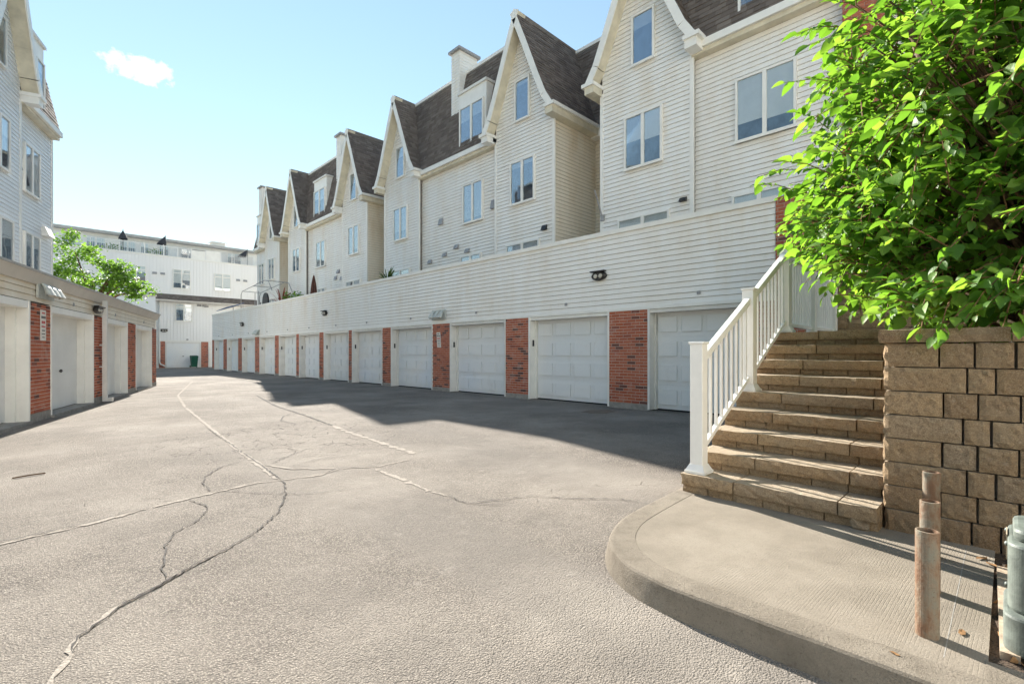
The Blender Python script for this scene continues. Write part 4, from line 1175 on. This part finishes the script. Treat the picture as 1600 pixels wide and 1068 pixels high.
rt = thing('railing', (4, 1.8, .28), 'white metal railing with square posts beside the stairs', 'railing')
RY = 1.79
def post(x, z0, z1, base=True):
    p = MB().box(x - .052, x + .052, RY - .052, RY + .052, z0, z1).build('post', 'rail', rt, bevel=.004)
    MB().box(x - .062, x + .062, RY - .062, RY + .062, z1 + .0005, z1 + .022).build('post_cap', 'rail', p, bevel=.006)
    if base:
        b = MB(); b.hexa([(x - .085, RY - .085, z0 + .001), (x + .085, RY - .085, z0 + .001), (x + .085, RY + .085, z0 + .001), (x - .085, RY + .085, z0 + .001), (x - .085, RY - .085, z0 + .022), (x + .085, RY - .085, z0 + .022), (x + .085, RY + .085, z0 + .022), (x - .085, RY + .085, z0 + .022)])
        b.hexa([(x - .08, RY - .08, z0 + .0225), (x + .08, RY - .08, z0 + .0225), (x + .08, RY + .08, z0 + .0225), (x - .08, RY + .08, z0 + .0225), (x - .056, RY - .056, z0 + .07), (x + .056, RY - .056, z0 + .07), (x + .056, RY + .056, z0 + .07), (x - .056, RY + .056, z0 + .07)])
        b.build('post_base', 'rail', p)
post(3.93, .284, 1.34); post(5.06, SZ + 5 * RISE, 1.885); post(6.17, LZ0, 2.47); post(7.25, LZ0, 2.45, False); post(8.33, LZ0, 2.45, False)
def flight(x0, x1, zt0, zt1, zb0, zb1, n):
    def bar(a, b, w, h):
        (xa, za), (xb, zb) = a, b
        MB().hexa([(xa, RY - w, za - h), (xb, RY - w, zb - h), (xb, RY + w, zb - h), (xa, RY + w, za - h), (xa, RY - w, za + h), (xb, RY - w, zb + h), (xb, RY + w, zb + h), (xa, RY + w, za + h)]).build('rail', 'rail', rt, bevel=.004)
    bar((x0, zt0), (x1, zt1), .028, .034); bar((x0, zb0), (x1, zb1), .02, .022)
    for k in range(n):
        f = (k + .5 + .5 / n * 0) / n; x = x0 + (x1 - x0) * f
        MB().box(x - .0115, x + .0115, RY - .0115, RY + .0115, zb0 + (zb1 - zb0) * f + .012, zt0 + (zt1 - zt0) * f - .024).build('baluster', 'rail', rt)
flight(3.982, 5.008, 1.22, 1.775, .47, 1.02, 9)
flight(5.112, 6.118, 1.82, 2.37, 1.07, 1.615, 9)
flight(6.222, 7.198, 2.38, 2.38, LZ0 + .09, LZ0 + .09, 10)
flight(7.302, 8.278, 2.38, 2.38, LZ0 + .09, LZ0 + .09, 10)

rw = thing('retaining_wall', (4.2, -1, .1), 'brown split block retaining wall right of the stairs, holding the tree', 'wall')
WX, WY = 3.955, .57
MB().box(WX + .12, WX + .3, -4, WY - .1, 0, 1.33).box(WX + .12, 8.4, WY - .25, WY - .12, 0, 1.33).build('wall_core', 'mortar', rw)
CH = .1525
for k in range(8):
    z0, z1 = .115 + CH * k - (.05 if k == 0 else 0), .115 + CH * (k + 1) - .006
    pat = [.40, .115, .36, .15, .40, .12, .38] if k % 2 == 0 else [.29, .15, .16, .36, .14, .38, .15]
    y = WY; first = True
    while y > -3.9:
        w = pat.pop(0) if pat else random.choice((.14, .3, .4)); w *= random.uniform(.95, 1.06)
        lean = random.uniform(-.006, .006)
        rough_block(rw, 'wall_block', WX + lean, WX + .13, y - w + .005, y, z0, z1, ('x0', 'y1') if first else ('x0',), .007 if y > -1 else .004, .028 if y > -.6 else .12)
        y -= w + random.uniform(.004, .010) ; first = False
    x = WX + .135
    while x < 8.3:
        w = random.choice((.2, .3, .4)); x1 = min(x + w, 8.35)
        rough_block(rw, 'wall_block', x + .003, x1 - .003, WY - .13, WY - .005, z0, z1, ('y1',), .008, .06)
        x = x1
y = WY + .03
k = 0
while y > -3.9:
    w = (.62, .5, .6)[k % 3]; rough_block(rw, 'cap_block', WX - .022, WX + .30, y - w + .006, y, .115 + CH * 8, .115 + CH * 8 + .085, ('x0', 'y1') if k == 0 else ('x0',), .008); y -= w; k += 1
x = WX + .31
while x < 8.3: rough_block(rw, 'cap_block', x, x + .494, WY - .26, WY + .028, .115 + CH * 8, .115 + CH * 8 + .085, ('y1',), .008, .06); x += .5
so = MB().box(WX + .3, 9.6, -4, WY - .25, 1.1, 1.30).build('planter_soil', 'soil'); so['kind'] = 'structure'

bw = thing('retaining_wall', (8.6, 0, 1.4), 'darker block wall at the back of the stair landing', 'wall')
MB().box(8.62, 9.2, -3.5, 2.2, 0, 3.05).build('wall_core', 'mortar', bw)
for k in range(11):
    z = LZ0 - .02 + .142 * k; y = 2.2 - (.18 if k % 2 else 0)
    while y > -1.2:
        w = random.choice((.3, .38, .45)); rough_block(bw, 'wall_block', 8.5 + random.uniform(-.008, .008), 8.625, y - w + .005, y, z, z + .137, ('x0',), .008, .07); y -= w
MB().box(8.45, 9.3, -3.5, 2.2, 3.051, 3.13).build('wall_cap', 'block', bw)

# ------------------------------------------------------------------ bollards, meter, small things on the walk
for (x, y, h, lab) in ((2.585, .228, .425, 'nearest rusty pipe bollard, tallest in view on the concrete walk'), (3.08, .262, .43, 'middle rusty pipe bollard of the three on the walk'), (3.60, .30, .475, 'rearmost rusty pipe bollard close to the block wall')):
    o = thing('pipe_bollard', (x, y, .128), lab, 'bollard', 'rusty pipe bollards')
    lean = random.uniform(-.008, .008); r0 = .039
    m = MB(); V = []
    for r_, z in ((r0, 0), (r0, h), (r0 - .006, h + .001), (r0 - .006, h - .06)):
        V.append([(x + lean * z / h + r_ * math.cos(k * math.pi / 14), y + r_ * math.sin(k * math.pi / 14), .126 + z) for k in range(28)])
    for A, B in zip(V, V[1:]):
        for k in range(28): m.poly([A[k], A[(k + 1) % 28], B[(k + 1) % 28], B[k]])
    m.build('pipe', 'rust', o, True)
    MB().lathe((x + lean, y, .126 + h - .03), [(.0325, 0), (.03, .008)], 20).build('pipe_fill', 'black', o)
gm = thing('gas_meter', (2.85, -.22, .1), 'grey green painted gas meter at the right edge of the picture', 'gas meter')
bx = MB()
def rbox(m, x0, x1, y0, y1, z0, z1, r=.04, seg=12):
    P = []
    for cx, cy, a0 in ((x1 - r, y1 - r, 0), (x0 + r, y1 - r, 90), (x0 + r, y0 + r, 180), (x1 - r, y0 + r, 270)):
        for k in range(seg + 1): P.append((cx + r * math.cos(R(a0 + 90 * k / seg)), cy + r * math.sin(R(a0 + 90 * k / seg))))
    m.prism([(*p, z0) for p in P], [(*p, z1) for p in P])
m = MB(); rbox(m, 2.66, 3.02, -.36, -.0, .28, .54, .06); m.build('body', 'meter', gm, bevel=.012)
m = MB(); rbox(m, 2.70, 2.98, -.34, -.015, .541, .59, .05); m.build('top_casting', 'meter', gm, bevel=.015)
m = MB(); rbox(m, 2.62, 2.98, -.40, .012, .13, .279, .07); m.build('lower_casting', 'meter', gm, bevel=.012)
for x in (2.76, 2.92): MB().tube([(x, -.2, .62), (x, -.2, .74), (x, -.26, .80), (x, -.7, .80)], .03, 12).build('supply_pipe', 'meter', gm, True)
for x, y, z in ((2.66, -.1, .5), (2.66, -.1, .34), (2.66, -.28, .5), (2.74, .0, .52), (2.8, .0, .34), (2.95, .0, .52), (2.76, -.02, .2)):
    m = MB(); m.lathe((x, y, z - .012), [(.007, .004), (.010, .012), (.007, .020)], 10); m.build('bolt', 'meter', gm, True)
MB().box(2.80, 2.92, .0005, .004, .44, .54).build('label_plate', 'rusty_label', gm)
MB().tube([(2.66, -.2, .44), (2.635, -.2, .44)], .06, 20).build('dial', 'meter_dark', gm)
m = MB(); rbox(m, 3.2, 3.5, -.36, -.075, .13, .60, .06); g2 = thing('gas_meter', (3.35, -.2, .1), 'second grey green meter behind the first, mostly out of the picture', 'gas meter')
m.build('body', 'meter', g2, bevel=.015)
m = MB(); rbox(m, 3.24, 3.46, -.3, -.1, .601, .66, .05); m.build('top_casting', 'meter', g2, bevel=.012)
MB().tube([(3.35, -.2, .66), (3.35, -.2, .8), (3.35, -.6, .85)], .035, 12).build('supply_pipe', 'meter', g2, True)
pk = MB().hexa([(3.66, .0, .10), (2.62, -.035, .10), (2.62, .02, .10), (3.66, .04, .10), (3.66, .0, .14), (2.62, -.035, .14), (2.62, .02, .14), (3.66, .04, .14)]).build('timber_plank', 'wood')
tag(pk, 'weathered timber plank edging the soil beside the meters', 'plank')
for i, (x, y, s_, lab) in enumerate(((2.70, .13, .022, 'curled brown dry leaf right of the nearest bollard'), (2.33, .30, .014, 'small dry leaf near the kerb edge at the bottom'), (3.75, .10, .03, 'dry leaf by the foot of the block wall'), (3.68, .06, .025, 'dry leaf beside the timber plank end'))):
    m = MB(); an = i * 1.3
    P = [(-1.4, 0, .15), (-.6, .5, .05), (.5, .45, .25), (1.4, 0, .1), (.5, -.5, .2), (-.6, -.5, .1)]
    m.v = [(0, 0, .1)] + P; m.f = [(0, 1 + k, 1 + (k + 1) % 6) for k in range(6)]
    m.v = [(x + s_ * (p[0] * math.cos(an) - p[1] * math.sin(an)), y + s_ * (p[0] * math.sin(an) + p[1] * math.cos(an)), .13 + s_ * p[2] + .002) for p in m.v]
    tag(m.build('dry_leaf', 'dry_leaf'), lab, 'dead leaf', 'dry leaves on the walk')
lit = MB()
for _ in range(260):
    leaf_quad(lit, Vector((random.uniform(2.56, 3.9), random.uniform(-.6, .03), random.uniform(.115, .14))), .022)
lt = lit.build('leaf_litter', 'dry_leaf'); tag(lt, 'dry leaf litter scattered over the soil beside the meters', 'leaf litter', None, 'stuff')
m = MB().tube([(-.14, 7.02, .012), (-.02, 7.06, .014), (.10, 7.08, .012)], .008, 6).build('stick', 'bark'); tag(m, 'thin dark stick lying on the asphalt at the left', 'stick')

# ------------------------------------------------------------------ trees
def leaf_shape(L):
    """pointed oval leaf folded along its midrib, tip drooping; along +X"""
    W = .30 * L
    xs = [(0, 0, 0), (.22, .85, .0), (.48, 1., -.03), (.76, .62, -.09), (1., 0, -.20)]
    v = []; 
    for t, w, z in xs: v.append((t * L, 0, z * L))
    for t, w, z in xs[1:4]: v += [(t * L, w * W, z * L + .20 * w * W * 1.6), (t * L, -w * W, z * L + .20 * w * W * 1.6)]
    f = [(0, 1, 5), (0, 6, 1), (1, 2, 7, 5), (1, 6, 8, 2), (2, 3, 9, 7), (2, 8, 10, 3), (3, 4, 9), (3, 10, 4)]
    return v, f
LV, LF = leaf_shape(1.)
def leaf_matrix(p, dirv, roll, size):
    x = dirv.normalized(); y = Vector((0, 0, 1)).cross(x)
    if y.length < .1: y = Vector((0, 1, 0)).cross(x)
    y.normalize(); z = x.cross(y)
    Mx = Matrix((x, y, z)).transposed().to_4x4()
    return Matrix.Translation(p) @ Mx @ Matrix.Rotation(roll, 4, 'X') @ Matrix.Diagonal((size, size * random.uniform(.85, 1.2), size, 1))

tr = thing('broadleaf_tree', (5.3, -.3, 1.3), 'bright green broad leaved tree overhanging the stairs and block wall', 'tree')
rng = random.Random(11)
TC = Vector((5.35, -.25, 2.95))
lobes = [(TC, (1.45, 1.5, 1.75)), (Vector((4.75, -.35, 2.15)), (.95, 1.1, .85)), (Vector((5.0, .55, 2.5)), (.85, .85, .95)), (Vector((5.2, .35, 3.7)), (.95, .95, 1.0)),
         (Vector((4.7, -1.0, 3.2)), (1.1, 1.2, 1.4)), (Vector((5.8, .75, 3.2)), (.9, .75, 1.2)), (Vector((5.9, -.2, 4.5)), (1.1, 1.0, .9)), (Vector((4.9, -.5, 4.3)), (1.0, 1.1, .9)), (Vector((4.85, .75, 1.95)), (.6, .55, .5)), (Vector((5.5, 1.05, 2.4)), (.6, .5, .7)), (Vector((4.6, -1.6, 2.2)), (.9, 1., 1.)), (Vector((4.55, .2, 3.0)), (.6, .6, .9))]
base = Vector((5.3, -.3, 1.2))
trunk = MB()
for dx, dy in ((0, 0), (.12, .08), (-.1, .1)):
    q = base + Vector((dx, dy, 0))
    trunk.tube([q, q + Vector((dx * 2, dy * 2, .6)), q + Vector((dx * 5, dy * 4, 1.4)), q + Vector((dx * 8, dy * 7, 2.4))], [.06, .05, .04, .02], 8)
trunk.build('trunk', 'bark', tr, True)
leaves = []; limbs = MB(); twigs = MB()
sprigs = []
for (c, r3) in lobes:
    for _ in range(int(190 * r3[0] * r3[1] + 34)):
        v = Vector((rng.gauss(0, 1), rng.gauss(0, 1), rng.gauss(0, 1))).normalized()
        p = c + Vector((v.x * r3[0], v.y * r3[1], v.z * r3[2])) * rng.uniform(.55, 1.02)
        if p.z < 1.42 or p.x < 4.0 and p.z < 1.9 and rng.random() < .6: continue
        sprigs.append((p, v))
# sprigs that stand out from the outline
for p, v in [((5.35, 1.62, 2.95), (-.2, .9, .05)), ((5.2, 1.55, 3.05), (-.2, .8, .1)), ((4.15, .18, 1.75), (-.6, .2, -.5)), ((4.0, .10, 1.62), (-.5, .1, -.9)), ((4.1, .35, 1.68), (-.5, .3, -.6)), ((3.98, -.02, 1.60), (-.4, 0, -.9)),
             ((4.2, .5, 1.75), (-.4, .5, -.2)), ((4.35, .55, 1.8), (-.2, .6, -.3)), ((4.25, .2, 2.15), (-.7, .3, .5)), ((4.15, .1, 2.3), (-.7, .2, .6)), ((4.6, .7, 2.0), (-.3, .7, -.3)), ((5.0, 1.1, 2.1), (-.2, .7, -.4)), ((4.8, .95, 1.95), (-.3, .6, -.5))] + [((3.98 + .09 * rng.random(), .52 - .085 * k, 1.52 + .1 * rng.random()), (-.6, .2 * rng.random(), -.55 * rng.random())) for k in range(13)] + [((4.08, .48 - .1 * k, 1.62 + .12 * rng.random()), (-.5, .3, .1)) for k in range(12)]:
    sprigs.append((Vector(p), Vector(v).normalized()))
sprigs = [(p, v) for p, v in sprigs if not (p.z < 2.5 and p.x > 4.3 and p.y / p.x > .135 + max(0, p.z - 1.5) * .15)]     # kept clear of the railing
for p, v in sprigs:
    dirv = (v * .75 + Vector((rng.gauss(0, .35), rng.gauss(0, .35), rng.gauss(.05, .35)))).normalized()
    L = rng.uniform(.28, .5); n_ = rng.randint(8, 13)
    tip = p + dirv * L * .5 - Vector((0, 0, .06)); root = p - dirv * L * .5
    mid = (tip + root) / 2 + Vector((0, 0, .035))
    twigs.tube([tuple(root), tuple(mid), tuple(tip)], [.005, .004, .002], 4, False)
    if rng.random() < .22:
        k = (root - base); e = base + Vector((k.x * .25, k.y * .25, k.z * .55))
        limbs.tube([tuple(base + Vector((k.x * .08, k.y * .08, k.z * .25))), tuple(e), tuple(e.lerp(root, .6) + Vector((0, 0, .08))), tuple(root)], [.02, .015, .010, .005], 5, False)
    for k in range(n_):
        t = (k + .6) / n_
        q = root.lerp(mid, t * 2) if t < .5 else mid.lerp(tip, t * 2 - 1)
        sd_ = dirv.cross(Vector((0, 0, 1))).normalized() * (1 if k % 2 else -1)
        ld = (dirv * rng.uniform(.3, .8) + sd_ * rng.uniform(.5, 1.) + Vector((rng.gauss(0, .2), rng.gauss(0, .2), rng.uniform(-.75, .05)))).normalized()
        if k == n_ - 1: ld = (dirv + Vector((0, 0, -.4))).normalized()
        leaves.append(leaf_matrix(q, ld, rng.gauss(0, .55), rng.choice((.04, .055, .07, .085, .10, .12, .135)) * rng.uniform(.9, 1.12)))
limbs.build('branches', 'bark', tr, True); twigs.build('twigs', 'twig', tr, kind='stuff')
camp = Vector((0, 0, 1.27))
leaves.sort(key=lambda m_: (m_.translation - camp).length)
LM = bpy.data.meshes.new('leaf'); LM.from_pydata([Vector(v) for v in LV], [], LF); LM.materials.append(M['leaf']); LM.update()
LM.polygons.foreach_set('use_smooth', [True] * len(LF))
vis = [m_ for m_ in leaves if m_.translation.z > 1.3]
for m_ in vis[:300]:
    o = bpy.data.objects.new('leaf', LM); o.matrix_basis = m_; link(o, tr)
crown = MB()
for m_ in vis[300:]:
    b = len(crown.v); crown.v += [tuple(m_ @ Vector(v)) for v in LV]; crown.f += [tuple(b + i for i in f) for f in LF]
crown.build('crown', 'leaf', tr, True, kind='stuff')

# tree behind the left garages
def simple_tree(c, lobes, n, size, label, trunk_h):
    o = thing('leafy_tree', c, label, 'tree')
    base = Vector(c); rg = random.Random(5)
    m = MB(); m.tube([base, base + Vector((.1, 0, trunk_h * .5)), base + Vector((0, .1, trunk_h))], [.16, .12, .06], 8)
    for p, r in lobes: m.tube([base + Vector((0, .05, trunk_h * .7)), (base + Vector((0, 0, trunk_h * .7))).lerp(Vector(p), .5) + Vector((0, 0, .2)), Vector(p)], [.07, .05, .015], 6)
    m.build('trunk', 'bark', o, True)
    cr_ = MB()
    for p, r in lobes:
        clumps = [Vector(p) + Vector((rg.gauss(0, 1), rg.gauss(0, 1), rg.gauss(0, .8))).normalized() * r * rg.uniform(.5, 1) for _ in range(int(14 * r * r) + 5)]
        for q in clumps:
            for _ in range(n):
                pp = q + Vector((rg.gauss(0, .17), rg.gauss(0, .17), rg.gauss(0, .11)))
                mm = leaf_matrix(pp, Vector((rg.gauss(0, 1), rg.gauss(0, 1), rg.gauss(-.3, .4))), rg.gauss(0, .5), size * rg.uniform(.7, 1.2))
                b = len(cr_.v); cr_.v += [tuple(mm @ Vector(v)) for v in LV]; cr_.f += [tuple(b + i for i in f) for f in LF]
    cr_.build('crown', 'leaf_small', o, True, kind='stuff')
simple_tree((2.0, 29.5, 0), [((1.35, 28.7, 5.7), .95), ((1.75, 29.1, 4.9), 1.1), ((2.5, 28.9, 4.7), .95), ((3.1, 28.7, 4.55), .75), ((3.65, 28.6, 4.25), .5), ((1.2, 28.8, 4.5), 1.0), ((2.9, 28.7, 5.2), .4)], 44, .15, 'bright green tree rising behind the left garages', 4.6)
